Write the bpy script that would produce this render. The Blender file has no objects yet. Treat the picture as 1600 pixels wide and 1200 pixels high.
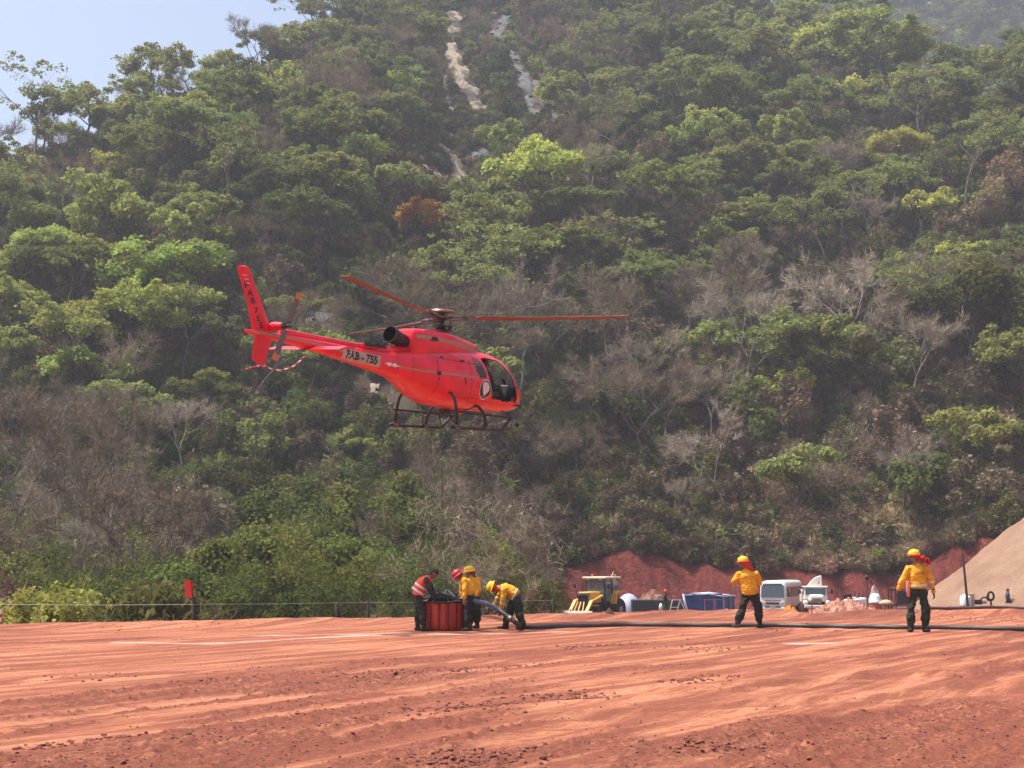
import bpy, math, random
import numpy as np
from mathutils import Vector, Matrix
from mathutils.bvhtree import BVHTree

R = math.radians
rnd = random.Random(7)
rng = np.random.default_rng(11)
SC = bpy.context.scene
COL = SC.collection

# ------------------------------------------------------------------ camera, sky, sun, exposure
CAM_H, FPX, HOR = 1.6, 2250.0, 880.0
PITCH = math.atan((HOR - 600) / FPX)
cd = bpy.data.cameras.new('camera')
cam = bpy.data.objects.new('camera', cd)
COL.objects.link(cam)
cam.location = (0, 0, CAM_H)
cam.rotation_euler = (R(90) + PITCH, 0, 0)
cd.lens = 36 * FPX / 1600
cd.sensor_width = 36
cd.clip_start = .1
cd.clip_end = 6000
SC.camera = cam

SUN_EL, SUN_AZ = R(65), R(-86)      # azimuth from +Y towards +X (negative: to the left)
world = bpy.data.worlds.new('World')
SC.world = world
world.use_nodes = True
wn = world.node_tree.nodes
wn.clear()
sky = wn.new('ShaderNodeTexSky')
sky.sky_type = 'NISHITA'
sky.sun_disc = False
sky.sun_elevation = SUN_EL
sky.sun_rotation = SUN_AZ
sky.altitude = 400
sky.air_density = 1.0
sky.dust_density = 7
sky.ozone_density = 1.5
bg = wn.new('ShaderNodeBackground')
bg.inputs['Strength'].default_value = .15
wo = wn.new('ShaderNodeOutputWorld')
world.node_tree.links.new(sky.outputs[0], bg.inputs[0])
world.node_tree.links.new(bg.outputs[0], wo.inputs[0])
sd = bpy.data.lights.new('sun', 'SUN')
sd.energy = 4.4
sd.angle = R(.6)
sd.color = (1, .95, .88)
sun = bpy.data.objects.new('sun', sd)
COL.objects.link(sun)
sdir = Vector((math.sin(SUN_AZ) * math.cos(SUN_EL), math.cos(SUN_AZ) * math.cos(SUN_EL), math.sin(SUN_EL)))
sun.rotation_euler = sdir.to_track_quat('Z', 'Y').to_euler()
sun.location = sdir * 200
vs = SC.view_settings
vs.view_transform = 'Standard'
vs.look = 'None'
vs.exposure = 0.56
vs.gamma = 1
SC.cycles.use_denoising = True
SC.cycles.max_bounces = 5
SC.cycles.diffuse_bounces = 3
SC.cycles.glossy_bounces = 2
SC.cycles.transmission_bounces = 3
SC.cycles.transparent_max_bounces = 8
SC.cycles.volume_bounces = 1

# ------------------------------------------------------------------ helpers
def ray(px, py):
    u = (px - 800) / FPX
    v = (600 - py) / FPX
    return np.array([u, math.cos(PITCH) - v * math.sin(PITCH), math.sin(PITCH) + v * math.cos(PITCH)])

def at(px, py, Y):
    """world point seen at a pixel of the photograph at distance Y"""
    d = ray(px, py)
    return Vector((d[0] / d[1] * Y, Y, CAM_H + d[2] / d[1] * Y))

def proj(x, y, z):
    zz = z - CAM_H
    d = y * math.cos(PITCH) + zz * math.sin(PITCH)
    u = -y * math.sin(PITCH) + zz * math.cos(PITCH)
    return 800 + FPX * x / d, 600 - FPX * u / d

_lat = np.random.default_rng(3).random((256, 256))
def vnoise(x, y):
    x = np.asarray(x, float); y = np.asarray(y, float)
    xi = np.floor(x).astype(int); yi = np.floor(y).astype(int)
    fx = x - xi; fy = y - yi
    fx = fx * fx * (3 - 2 * fx); fy = fy * fy * (3 - 2 * fy)
    a = _lat[xi % 256, yi % 256]; b = _lat[(xi + 1) % 256, yi % 256]
    c = _lat[xi % 256, (yi + 1) % 256]; d = _lat[(xi + 1) % 256, (yi + 1) % 256]
    return (a * (1 - fx) + b * fx) * (1 - fy) + (c * (1 - fx) + d * fx) * fy
def fbm(x, y, o=4):
    s = 0; a = .5; n = 0
    for i in range(o):
        s = s + a * vnoise(x * 2 ** i + 17.3 * i, y * 2 ** i - 9.1 * i); n += a; a *= .5
    return s / n
def sst(a, b, x):
    t = np.clip((np.asarray(x, float) - a) / (b - a), 0, 1)
    return t * t * (3 - 2 * t)

def tag(o, label=None, cat=None, group=None, kind=None):
    if label: o['label'] = label
    if cat: o['category'] = cat
    if group: o['group'] = group
    if kind: o['kind'] = kind
    return o

def thing(name, label, cat, loc=(0, 0, 0), rz=0, group=None):
    o = bpy.data.objects.new(name, None)
    o.empty_display_size = .3
    COL.objects.link(o)
    o.location = loc
    o.rotation_euler = (0, 0, rz)
    return tag(o, label, cat, group)

def mesh_np(name, V, F, mats=(), smooth=False, midx=None):
    me = bpy.data.meshes.new(name)
    V = np.asarray(V, np.float32); F = np.asarray(F, np.int32)
    k = F.shape[1]
    me.vertices.add(len(V)); me.vertices.foreach_set('co', V.ravel())
    me.loops.add(F.size); me.loops.foreach_set('vertex_index', F.ravel())
    me.polygons.add(len(F))
    me.polygons.foreach_set('loop_start', np.arange(0, F.size, k, dtype=np.int32))
    me.polygons.foreach_set('loop_total', np.full(len(F), k, np.int32))
    if midx is not None: me.polygons.foreach_set('material_index', np.asarray(midx, np.int32))
    me.polygons.foreach_set('use_smooth', np.full(len(F), bool(smooth)))
    for m in mats: me.materials.append(m)
    me.update(calc_edges=True)
    me.validate()
    return me

def link(name, me, parent=None, loc=None):
    o = bpy.data.objects.new(name, me)
    COL.objects.link(o)
    if parent is not None: o.parent = parent
    if loc is not None: o.location = loc
    return o

class MB:
    """collects shapes, builds ONE mesh object"""
    def __init__(s): s.v = []; s.f = []
    def add(s, V, F):
        b = len(s.v)
        s.v += [tuple(p) for p in V]
        s.f += [tuple(i + b for i in f) for f in F]
        return s
    def box(s, c, size, rot=None, taper=1.0, shift=(0, 0)):
        hx, hy, hz = size[0] / 2, size[1] / 2, size[2] / 2
        V = []
        for sz in (-1, 1):
            k = taper if sz > 0 else 1
            o = shift if sz > 0 else (0, 0)
            for sx, sy in ((-1, -1), (1, -1), (1, 1), (-1, 1)):
                V.append(Vector((sx * hx * k + o[0], sy * hy * k + o[1], sz * hz)))
        if rot is not None: V = [rot @ p for p in V]
        V = [p + Vector(c) for p in V]
        return s.add(V, [(3, 2, 1, 0), (4, 5, 6, 7), (0, 1, 5, 4), (1, 2, 6, 5), (2, 3, 7, 6), (3, 0, 4, 7)])
    def bar(s, a, b, w, h=None, up=(0, 0, 1)):
        a = Vector(a); b = Vector(b); d = b - a
        h = h or w
        z = d.normalized(); x = Vector(up).cross(z)
        if x.length < 1e-3: x = Vector((1, 0, 0)).cross(z)
        x.normalize(); y = z.cross(x)
        rot = Matrix((x, y, z)).transposed()
        return s.box((a + b) / 2, (w, h, d.length), rot)
    def tube(s, pts, rad, n=8, cap=True, closed=False, flat=None):
        pts = [Vector(p) for p in pts]
        m = len(pts)
        if not hasattr(rad, '__len__'): rad = [rad] * m
        V = []; F = []
        ref = None
        for i, p in enumerate(pts):
            if closed: t = pts[(i + 1) % m] - pts[i - 1]
            else: t = pts[min(i + 1, m - 1)] - pts[max(i - 1, 0)]
            t = t.normalized() if t.length > 1e-9 else Vector((0, 0, 1))
            if ref is None: ref = t.orthogonal().normalized()
            ref = ref - t * ref.dot(t)
            if ref.length < 1e-6: ref = t.orthogonal()
            ref.normalize()
            bi = t.cross(ref)
            for k in range(n):
                a = 2 * math.pi * k / n
                V.append(p + (ref * math.cos(a) + bi * math.sin(a)) * rad[i])
        for i in range(m if closed else m - 1):
            j = (i + 1) % m
            for k in range(n):
                F.append((i * n + k, i * n + (k + 1) % n, j * n + (k + 1) % n, j * n + k))
        if cap and not closed:
            F.append(tuple(range(n - 1, -1, -1)))
            F.append(tuple((m - 1) * n + k for k in range(n)))
        return s.add(V, F)
    def capsule(s, pts, rad, lat=None, n=12, cap0=1.0):
        """closed tube with rounded ends; rad items may be (across, depth) with across along lat"""
        pts = [Vector(p) for p in pts]
        P = []; Q = []
        rr = [r if hasattr(r, '__len__') else (r, r) for r in rad]
        t0 = (pts[1] - pts[0]).normalized(); t1 = (pts[-1] - pts[-2]).normalized()
        for a in (80, 50, 25):
            k = math.cos(R(a)); q = math.sin(R(a))
            P.append(pts[0] - t0 * min(rr[0]) * q * cap0); Q.append((rr[0][0] * k, rr[0][1] * k))
        for p, r in zip(pts, rr): P.append(p); Q.append(r)
        for a in (25, 50, 80):
            k = math.cos(R(a)); q = math.sin(R(a))
            P.append(pts[-1] + t1 * min(rr[-1]) * q); Q.append((rr[-1][0] * k, rr[-1][1] * k))
        V = []; F = []; ref = None
        for i, p in enumerate(P):
            t = P[min(i + 1, len(P) - 1)] - P[max(i - 1, 0)]
            t.normalize()
            ref = Vector(lat) if lat is not None else (ref or t.orthogonal())
            ref = ref - t * ref.dot(t)
            if ref.length < 1e-4: ref = t.orthogonal()
            ref.normalize(); bi = t.cross(ref)
            for k in range(n):
                a = 2 * math.pi * k / n
                V.append(p + ref * math.cos(a) * Q[i][0] + bi * math.sin(a) * Q[i][1])
        m = len(P)
        for i in range(m - 1):
            for k in range(n):
                F.append((i * n + k, i * n + (k + 1) % n, (i + 1) * n + (k + 1) % n, (i + 1) * n + k))
        F.append(tuple(range(n - 1, -1, -1))); F.append(tuple((m - 1) * n + k for k in range(n)))
        return s.add(V, F)
    def ball(s, c, r, n=12, m=8, rot=None, z0=-1.0):
        r = r if hasattr(r, '__len__') else (r, r, r)
        V = []; F = []
        a0 = math.asin(z0)
        for i in range(m + 1):
            a = a0 + (math.pi / 2 - a0) * i / m
            for k in range(n):
                b = 2 * math.pi * k / n
                q = Vector((math.cos(a) * math.cos(b) * r[0], math.cos(a) * math.sin(b) * r[1], math.sin(a) * r[2]))
                if rot is not None: q = rot @ q
                V.append(q + Vector(c))
        for i in range(m):
            for k in range(n):
                F.append((i * n + k, i * n + (k + 1) % n, (i + 1) * n + (k + 1) % n, (i + 1) * n + k))
        F.append(tuple(range(n - 1, -1, -1)))
        return s.add(V, F)
    def lathe(s, prof, c=(0, 0, 0), n=20, rot=None, cap=True):
        V = []; F = []
        for r, z in prof:
            for k in range(n):
                a = 2 * math.pi * k / n
                q = Vector((r * math.cos(a), r * math.sin(a), z))
                if rot is not None: q = rot @ q
                V.append(q + Vector(c))
        for i in range(len(prof) - 1):
            for k in range(n):
                F.append((i * n + k, i * n + (k + 1) % n, (i + 1) * n + (k + 1) % n, (i + 1) * n + k))
        if cap:
            F.append(tuple(range(n - 1, -1, -1))); F.append(tuple((len(prof) - 1) * n + k for k in range(n)))
        return s.add(V, F)
    def prism(s, poly, off, origin=(0, 0, 0)):
        """poly of 3D points extruded by vector off"""
        n = len(poly); o = Vector(origin)
        V = [Vector(p) + o for p in poly] + [Vector(p) + o + Vector(off) for p in poly]
        F = [tuple(range(n - 1, -1, -1)), tuple(range(n, 2 * n))]
        F += [(i, (i + 1) % n, n + (i + 1) % n, n + i) for i in range(n)]
        return s.add(V, F)
    def mesh(s, name, mat, smooth=False):
        me = bpy.data.meshes.new(name)
        me.from_pydata([tuple(v) for v in s.v], [], s.f)
        if mat is not None: me.materials.append(mat)
        me.update()
        import bmesh
        b = bmesh.new(); b.from_mesh(me); bmesh.ops.recalc_face_normals(b, faces=b.faces); b.to_mesh(me); b.free()
        if smooth:
            for p in me.polygons: p.use_smooth = True
        return me
    def build(s, name, mat, parent=None, smooth=False, bevel=0, loc=None, sharp=None):
        o = link(name, s.mesh(name, mat, smooth), parent, loc)
        if bevel:
            m = o.modifiers.new('bevel', 'BEVEL'); m.width = bevel; m.segments = 2; m.limit_method = 'ANGLE'
        if smooth and sharp:
            o.data.set_sharp_from_angle(angle=R(sharp))
        return o

def copy_tree(o, parent=None):
    c = o.copy(); COL.objects.link(c)
    if parent is not None: c.parent = parent
    for ch in list(o.children): copy_tree(ch, c)
    return c

def bake(o, name):
    bpy.context.view_layer.update()
    dg = bpy.context.evaluated_depsgraph_get()
    me = bpy.data.meshes.new_from_object(o.evaluated_get(dg))
    me.name = name
    old = o.data
    bpy.data.objects.remove(o); bpy.data.meshes.remove(old)
    return me

def fused(mb, name, mat, parent, voxel=.014, smooth=3, noise=0):
    """union of the closed shapes as one continuous skin"""
    o = mb.build('tmp', mat)
    m = o.modifiers.new('r', 'REMESH'); m.mode = 'VOXEL'; m.voxel_size = voxel; m.use_smooth_shade = True
    m = o.modifiers.new('s', 'SMOOTH'); m.iterations = smooth; m.factor = .5
    me = bake(o, name)
    if noise:
        n = len(me.vertices); co = np.zeros(n * 3, np.float32); me.vertices.foreach_get('co', co); co = co.reshape(-1, 3)
        nr = np.zeros(n * 3, np.float32); me.vertices.foreach_get('normal', nr); nr = nr.reshape(-1, 3)
        a = fbm(co[:, 0] * 9 + co[:, 1] * 6 + 5, co[:, 2] * 12, 3) - .5
        b = fbm(co[:, 0] * 3 - co[:, 2] * 7, co[:, 1] * 11 + co[:, 2] * 4, 2) - .5
        co += nr * ((a + b) * noise)[:, None]
        me.vertices.foreach_set('co', co.ravel())
    if not me.materials: me.materials.append(mat)
    me.polygons.foreach_set('use_smooth', np.ones(len(me.polygons), bool))
    me.update()
    return link(name, me, parent)

# ------------------------------------------------------------------ materials
def mat(name, col, rough=.6, metal=0, noise=0, nscale=5, bump=0, bscale=20, spec=.5, alpha=1, trans=0, emit=None, coat=0, col2=None):
    m = bpy.data.materials.new(name); m.use_nodes = True
    nt = m.node_tree; b = nt.nodes['Principled BSDF']; L = nt.links
    c4 = (*col, 1)
    b.inputs['Base Color'].default_value = c4
    b.inputs['Roughness'].default_value = rough
    b.inputs['Metallic'].default_value = metal
    b.inputs['Specular IOR Level'].default_value = spec
    b.inputs['Coat Weight'].default_value = coat
    b.inputs['Coat Roughness'].default_value = .08
    if trans: b.inputs['Transmission Weight'].default_value = trans
    if alpha < 1: b.inputs['Alpha'].default_value = alpha
    tc = None
    if noise or col2 or bump:
        tc = nt.nodes.new('ShaderNodeTexCoord')
    if noise or col2:
        n = nt.nodes.new('ShaderNodeTexNoise'); n.inputs['Scale'].default_value = nscale; n.inputs['Detail'].default_value = 6
        L.new(tc.outputs['Object'], n.inputs['Vector'])
        mx = nt.nodes.new('ShaderNodeMix'); mx.data_type = 'RGBA'
        k = noise or .5
        if col2 is None:
            mx.inputs['A'].default_value = (*[v * (1 - k) for v in col], 1); mx.inputs['B'].default_value = (*[min(1, v * (1 + k)) for v in col], 1)
        else:
            mx.inputs['A'].default_value = c4; mx.inputs['B'].default_value = (*col2, 1)
        rp = nt.nodes.new('ShaderNodeMapRange'); rp.inputs['From Min'].default_value = .32; rp.inputs['From Max'].default_value = .68
        L.new(n.outputs['Fac'], rp.inputs['Value']); L.new(rp.outputs[0], mx.inputs['Factor']); L.new(mx.outputs['Result'], b.inputs['Base Color'])
    if bump:
        n = nt.nodes.new('ShaderNodeTexNoise'); n.inputs['Scale'].default_value = bscale; n.inputs['Detail'].default_value = 5
        L.new(tc.outputs['Object'], n.inputs['Vector'])
        bp = nt.nodes.new('ShaderNodeBump'); bp.inputs['Strength'].default_value = bump; bp.inputs['Distance'].default_value = .05
        L.new(n.outputs['Fac'], bp.inputs['Height']); L.new(bp.outputs[0], b.inputs['Normal'])
    return m

def leafmat(name, ca, cb, trans=.35, nscale=.7, hue=.03, val=.5):
    """foliage: clump-scale noise between two greens, tinted by the object's own colour and a per-tree random"""
    m = bpy.data.materials.new(name); m.use_nodes = True
    nt = m.node_tree; L = nt.links; nt.nodes.clear()
    out = nt.nodes.new('ShaderNodeOutputMaterial')
    tc = nt.nodes.new('ShaderNodeTexCoord')
    n = nt.nodes.new('ShaderNodeTexNoise'); n.inputs['Scale'].default_value = nscale; n.inputs['Detail'].default_value = 3
    L.new(tc.outputs['Object'], n.inputs['Vector'])
    rp = nt.nodes.new('ShaderNodeMapRange'); rp.inputs['From Min'].default_value = .35; rp.inputs['From Max'].default_value = .65
    L.new(n.outputs['Fac'], rp.inputs['Value'])
    mx = nt.nodes.new('ShaderNodeMix'); mx.data_type = 'RGBA'; mx.inputs['A'].default_value = (*ca, 1); mx.inputs['B'].default_value = (*cb, 1)
    L.new(rp.outputs[0], mx.inputs['Factor'])
    oi = nt.nodes.new('ShaderNodeObjectInfo')
    hs = nt.nodes.new('ShaderNodeHueSaturation')
    a = nt.nodes.new('ShaderNodeMapRange'); a.inputs['To Min'].default_value = .5 - hue; a.inputs['To Max'].default_value = .5 + hue
    L.new(oi.outputs['Random'], a.inputs['Value']); L.new(a.outputs[0], hs.inputs['Hue'])
    w = nt.nodes.new('ShaderNodeMath'); w.operation = 'MULTIPLY'; w.inputs[1].default_value = 7.31; L.new(oi.outputs['Random'], w.inputs[0])
    f = nt.nodes.new('ShaderNodeMath'); f.operation = 'FRACT'; L.new(w.outputs[0], f.inputs[0])
    v = nt.nodes.new('ShaderNodeMapRange'); v.inputs['To Min'].default_value = 1 - val * .6; v.inputs['To Max'].default_value = 1 + val
    L.new(f.outputs[0], v.inputs['Value']); L.new(v.outputs[0], hs.inputs['Value'])
    L.new(mx.outputs['Result'], hs.inputs['Color'])
    mu = nt.nodes.new('ShaderNodeMix'); mu.data_type = 'RGBA'; mu.blend_type = 'MULTIPLY'; mu.inputs['Factor'].default_value = 1
    L.new(hs.outputs[0], mu.inputs['A']); L.new(oi.outputs['Color'], mu.inputs['B'])
    d = nt.nodes.new('ShaderNodeBsdfDiffuse'); t = nt.nodes.new('ShaderNodeBsdfTranslucent'); ms = nt.nodes.new('ShaderNodeMixShader')
    ms.inputs[0].default_value = trans
    L.new(mu.outputs['Result'], d.inputs['Color']); L.new(mu.outputs['Result'], t.inputs['Color'])
    L.new(d.outputs[0], ms.inputs[1]); L.new(t.outputs[0], ms.inputs[2]); L.new(ms.outputs[0], out.inputs['Surface'])
    return m

# ------------------------------------------------------------------ terrain heights
def px2u(px): return (px - 800) / FPX
_EU = [px2u(p) for p in (-100, 0, 640, 870, 1150, 1230, 1262, 1290, 1340, 1450, 1600, 1700)]
_EY = [37.0, 37.6, 41.8, 44.6, 48.8, 48.0, 45.5, 45.5, 47.5, 48.0, 48.0, 48]
def edge_y(u): return np.interp(u, _EU, _EY)
_BU = [px2u(p) for p in (800, 825, 870, 920, 960, 1000, 1060, 1100, 1180, 1240, 1300, 1400, 1450, 1500, 1700)]
_BH = [2.2, 2.8, 3.9, 4.6, 4.9, 4.8, 4.3, 3.8, 3.5, 3.5, 3.4, 3.7, 4.7, 6.2, 8]
_RU = [px2u(p) for p in (-500, -200, 0, 100, 200, 300, 400, 500, 700, 1100, 1330, 1400, 1460, 1520, 1600, 1800, 2200)]
_RP = [435, 378, 298, 262, 205, 130, 30, -60, -150, -150, -100, 0, 130, 175, 175, 150, 150]
_RD = [225, 228, 232, 236, 240, 247, 262, 290, 330, 330, 305, 285, 272, 268, 268, 268, 268]
TER = -2.35
def hill(x, y):
    x = np.asarray(x, float); y = np.asarray(y, float)
    u = x / np.maximum(y, 20)
    kk = .13 * sst(132, 210, y); Lf = 1 - sst(-.012 - kk, .012 + kk * .6, u)
    e = edge_y(u)
    fall_r = TER * sst(0, 11, y - e); fall_l = -3.6 * sst(0, 12, y - e)
    # right side: terrace, red bank, slope
    foot = 129 + 3 * (fbm(x / 9, y * 0 + 3, 2) - .5)
    bh = np.interp(u, _BU, _BH) + .5 * (fbm(x / 2.5, x * 0 + 1, 3) - .5)
    z_r = fall_r + bh * sst(0, 5.5, y - foot) + .68 * np.maximum(y - foot - 6, 0)
    z_l = fall_l + .09 * np.maximum(y - 66, 0) + .58 * np.maximum(y - 122, 0)
    z1 = z_r * (1 - Lf) + z_l * Lf
    am = sst(130, 175, y)
    z1 = z1 + am * (9 * (fbm(x / 42 + 4, y / 70 + 2, 2) - .5) + 4.5 * (fbm(x / 15, y / 22, 3) - .5))
    # ridge
    rd = np.interp(u, _RU, _RD); rp = np.interp(u, _RU, _RP)
    tan = np.tan(PITCH + np.arctan((600 - rp) / FPX))
    hr = CAM_H + rd * tan + 3 * (fbm(x / 11, x * 0 + 7, 3) - .5)
    z2 = hr - .45 * np.maximum(y - rd, 0)
    k = 4.0
    zz = -k * np.logaddexp(-z1 / k, -z2 / k)
    return np.where(y > 90, zz, z1)
def bankfoot(x): return float(129 + 3 * (fbm(np.asarray(x) / 9, 3.0, 2) - .5))
def march(px, py, dz=0.0, y0=50, y1=420, step=.5):
    """first point along the ray whose height is dz above the hill"""
    d = ray(px, py); Y = np.arange(y0, y1, step)
    X = d[0] / d[1] * Y; Z = CAM_H + d[2] / d[1] * Y
    hit = np.nonzero(Z < hill(X, Y) + dz)[0]
    if len(hit) == 0: return None
    i = hit[0]
    return float(X[i]), float(Y[i])

# ------------------------------------------------------------------ ground (one sheet)
PHI = R(31)
def ground_fields(x, y):
    wx = 3.2 * (fbm(x / 16 + 3, y / 16 + 1, 2) - .5)
    c = x * math.cos(PHI) - y * math.sin(PHI) + wx * 2.2
    a = x * math.sin(PHI) + y * math.cos(PHI)
    c2 = x * math.cos(R(58)) - y * math.sin(R(58)) + wx * 1.5
    a2 = x * math.sin(R(58)) + y * math.cos(R(58))
    near = 1 - sst(60, 90, y)
    big = fbm(c / 2.6 + 9, a / 15, 3)
    big2 = fbm(c2 / 2.0 + 31, a2 / 13 + 5, 3)
    fine = fbm(c / .33, a / 3.2, 3)
    loose = sst(.44, .56, .58 * big + .42 * big2 + .35 * (fine - .5) + .03 * sst(22, 13, y) - .05 * sst(22, 30, y))
    h = .022 * (big2 - .5) + .026 * (fbm(c / .38 + 2, a / 5, 3) - .5) * (1 + loose)
    # wheel ruts
    for q, w, dep in ((-20.0, .22, .05), (-18.3, .22, .05), (-13.2, .2, .045), (-11.5, .2, .045), (-6.2, .25, .06), (-4.4, .25, .06), (-25.5, .22, .05), (-23.8, .22, .05), (1.5, .2, .05)):
        t = (c - q - .5 * (vnoise(a / 5, a * 0 + q) - .5)) / w
        dep = dep * .55 * vnoise(a / 4 + q, a * 0) * 1.6; h = h - dep * np.exp(-t * t) + dep * .8 * np.exp(-(np.abs(t) - 1.7) ** 2 * 3)
        loose = np.clip(loose + .5 * np.exp(-(np.abs(t) - 1.7) ** 2 * 3) * vnoise(a / 1.1, c * 2), 0, 1)
    for q, w, dep in ((-27.2, .2, .04), (-25.5, .2, .04), (-20.3, .2, .04), (-14, .2, .05), (-12.3, .2, .05)):
        t = (c2 - q - .6 * (vnoise(a2 / 4, a2 * 0 + q) - .5)) / w
        dep = dep * .9 * vnoise(a2 / 4 + q, a2 * 0)
        h = h - dep * np.exp(-t * t) + dep * .8 * np.exp(-(np.abs(t) - 1.7) ** 2 * 3)
    crumb = fbm(x / .13, y / .13, 3)
    h = h + .075 * loose * np.maximum(crumb - .50, 0) * 2
    h = h + .012 * (fbm(x / .5, y / .5, 2) - .5)
    return h * near * (1 - .72 * sst(19, 29, y)), loose
def limes(x, y):
    m = np.zeros_like(x)
    for pts, w in (([(195, 1001), (330, 1003), (460, 996), (560, 991), (650, 989), (760, 988), (880, 985)], .15),
                   ([(400, 992), (520, 989), (640, 987)], .10), ([(1236, 1003), (1290, 1002)], .22)):
        P = []
        for px, py in pts:
            Y = CAM_H * FPX / (py - HOR); P.append((px2u(px) * Y, Y))
        for (ax, ay), (bx, by) in zip(P, P[1:]):
            dx, dy = bx - ax, by - ay; L2 = dx * dx + dy * dy
            t = np.clip(((x - ax) * dx + (y - ay) * dy) / L2, 0, 1)
            d = np.hypot(x - ax - t * dx, y - ay - t * dy)
            m = np.maximum(m, 1 - sst(w * .4, w * 1.5, d + .30 * (fbm(x / 1.1, y / .5, 3) - .5)))
    return m
rows = np.concatenate([np.linspace(-260, 4, 24), np.geomspace(6, 9.2, 20)[:-1], np.exp(np.arange(math.log(9.2), math.log(56), .0048)), np.linspace(56.4, 78, 36)])
tc_ = np.linspace(-1, 1, 661)
outer = np.array([1.15, 1.5, 2.2, 3.5, 6, 10])
cols = np.concatenate([-outer[::-1], tc_, outer])
Yg = rows[:, None] + 0 * cols[None]
half = np.maximum(.40 * np.abs(rows) + 1.5, 4.5)[:, None]
Xg = np.where(np.abs(cols)[None] <= 1, cols[None] * half, np.sign(cols)[None] * (half + (np.abs(cols)[None] - 1) * 60))
hh, loose = ground_fields(Xg, Yg)
ug = Xg / np.maximum(Yg, 20)
inn = (np.abs(cols)[None] <= 1) & (Yg > 5)
base = np.where(Yg > 30, hill(Xg, np.maximum(Yg, 30)), 0)
ed = Yg - edge_y(ug)
berm = .16 * np.exp(-((ed + 1.2) / 1.1) ** 2) * (.6 + .8 * fbm(Xg / 1.3, Yg / 1.0 + 4, 3)) - .05
Zg = base + np.where(inn, hh, 0) * (1 - sst(-2, 2, ed)) + np.where(inn, berm * sst(-6, -2, ed), 0)
lim = np.where(inn, limes(Xg, Yg), 0)
nr, nc = Xg.shape
idx = np.arange(nr * nc).reshape(nr, nc)
Fq = np.stack([idx[:-1, :-1], idx[:-1, 1:], idx[1:, 1:], idx[1:, :-1]], -1).reshape(-1, 4)

gm = bpy.data.materials.new('red_dirt'); gm.use_nodes = True
nt = gm.node_tree; b = nt.nodes['Principled BSDF']; L = nt.links
b.inputs['Roughness'].default_value = .95; b.inputs['Specular IOR Level'].default_value = .15
def N(t, **k):
    n = nt.nodes.new(t)
    for a, v in k.items(): setattr(n, a, v)
    return n
def rgbmix(fac, A, B, blend='MIX'):
    m = N('ShaderNodeMix', data_type='RGBA', blend_type=blend)
    for s, v in (('Factor', fac), ('A', A), ('B', B)):
        if isinstance(v, (tuple, list)): m.inputs[s].default_value = (*v, 1)
        elif isinstance(v, (int, float)): m.inputs[s].default_value = v
        else: L.new(v, m.inputs[s])
    return m.outputs['Result']
def noise(scale, detail=5, vec=None, rough=.55, dist=0):
    n = N('ShaderNodeTexNoise'); n.inputs['Scale'].default_value = scale; n.inputs['Detail'].default_value = detail
    n.inputs['Roughness'].default_value = rough; n.inputs['Distortion'].default_value = dist
    if vec is not None: L.new(vec, n.inputs['Vector'])
    return n.outputs['Fac']
def rng_(v, a, b_, c=0, d=1):
    m = N('ShaderNodeMapRange'); L.new(v, m.inputs[0])
    for i, q in enumerate((a, b_, c, d)): m.inputs[i + 1].default_value = q
    return m.outputs[0]
tco = N('ShaderNodeTexCoord').outputs['Object']
def rotscale(vec, ang, sc):
    a = N('ShaderNodeMapping'); a.inputs['Rotation'].default_value = (0, 0, ang); L.new(vec, a.inputs[0])
    b_ = N('ShaderNodeMapping'); b_.inputs['Scale'].default_value = sc; L.new(a.outputs[0], b_.inputs[0]); return b_.outputs[0]
streak = noise(1.0, 8, rotscale(tco, R(31), (2.6, .16, 1)), .72, .4)
streak2 = noise(1.0, 7, rotscale(tco, R(56), (5.5, .42, 1)), .78, .3)
gran = noise(1.0, 8, rotscale(tco, R(40), (20, 6, 1)), .85)
at_l = N('ShaderNodeAttribute', attribute_name='loose').outputs['Fac']
at_w = N('ShaderNodeAttribute', attribute_name='lime').outputs['Fac']
f1 = noise(14, 6, tco, .7); f2 = noise(1.3, 4, tco); f3 = noise(55, 3, tco, .7)
c = rgbmix(rng_(f2, .35, .65), (.355, .128, .070), (.43, .168, .091))
c = rgbmix(rng_(streak, .45, .56, 0, .95), c, (.24, .078, .046))
c = rgbmix(rng_(streak, .50, .38, 0, .65), c, (.60, .262, .148))
c = rgbmix(rng_(streak2, .53, .62, 0, .75), c, (.21, .068, .043))
c = rgbmix(rng_(streak2, .42, .32, 0, .6), c, (.62, .28, .158))
c = rgbmix(rng_(gran, .50, .60, 0, .65), c, (.18, .058, .037))
c = rgbmix(rng_(gran, .44, .34, 0, .4), c, (.62, .28, .158))
dk = N('ShaderNodeMath', operation='MULTIPLY'); L.new(at_l, dk.inputs[0]); L.new(rng_(f1, .36, .56, .25, 1), dk.inputs[1])
c = rgbmix(dk.outputs[0], c, (.18, .056, .036))
sp = N('ShaderNodeMath', operation='MULTIPLY'); L.new(rng_(f3, .58, .66), sp.inputs[0]); L.new(rng_(at_l, 0, 1, .3, .9), sp.inputs[1])
c = rgbmix(sp.outputs[0], c, (.12, .040, .028))
wl = N('ShaderNodeMath', operation='MULTIPLY'); L.new(at_w, wl.inputs[0]); L.new(rng_(f1, .3, .6, .2, .62), wl.inputs[1])
c = rgbmix(wl.outputs[0], c, (.74, .60, .52))
L.new(c, b.inputs['Base Color'])
bp = N('ShaderNodeBump'); bp.inputs['Strength'].default_value = .8; bp.inputs['Distance'].default_value = .035
L.new(noise(11, 9, tco, .78), bp.inputs['Height']); L.new(bp.outputs[0], b.inputs['Normal'])

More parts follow.
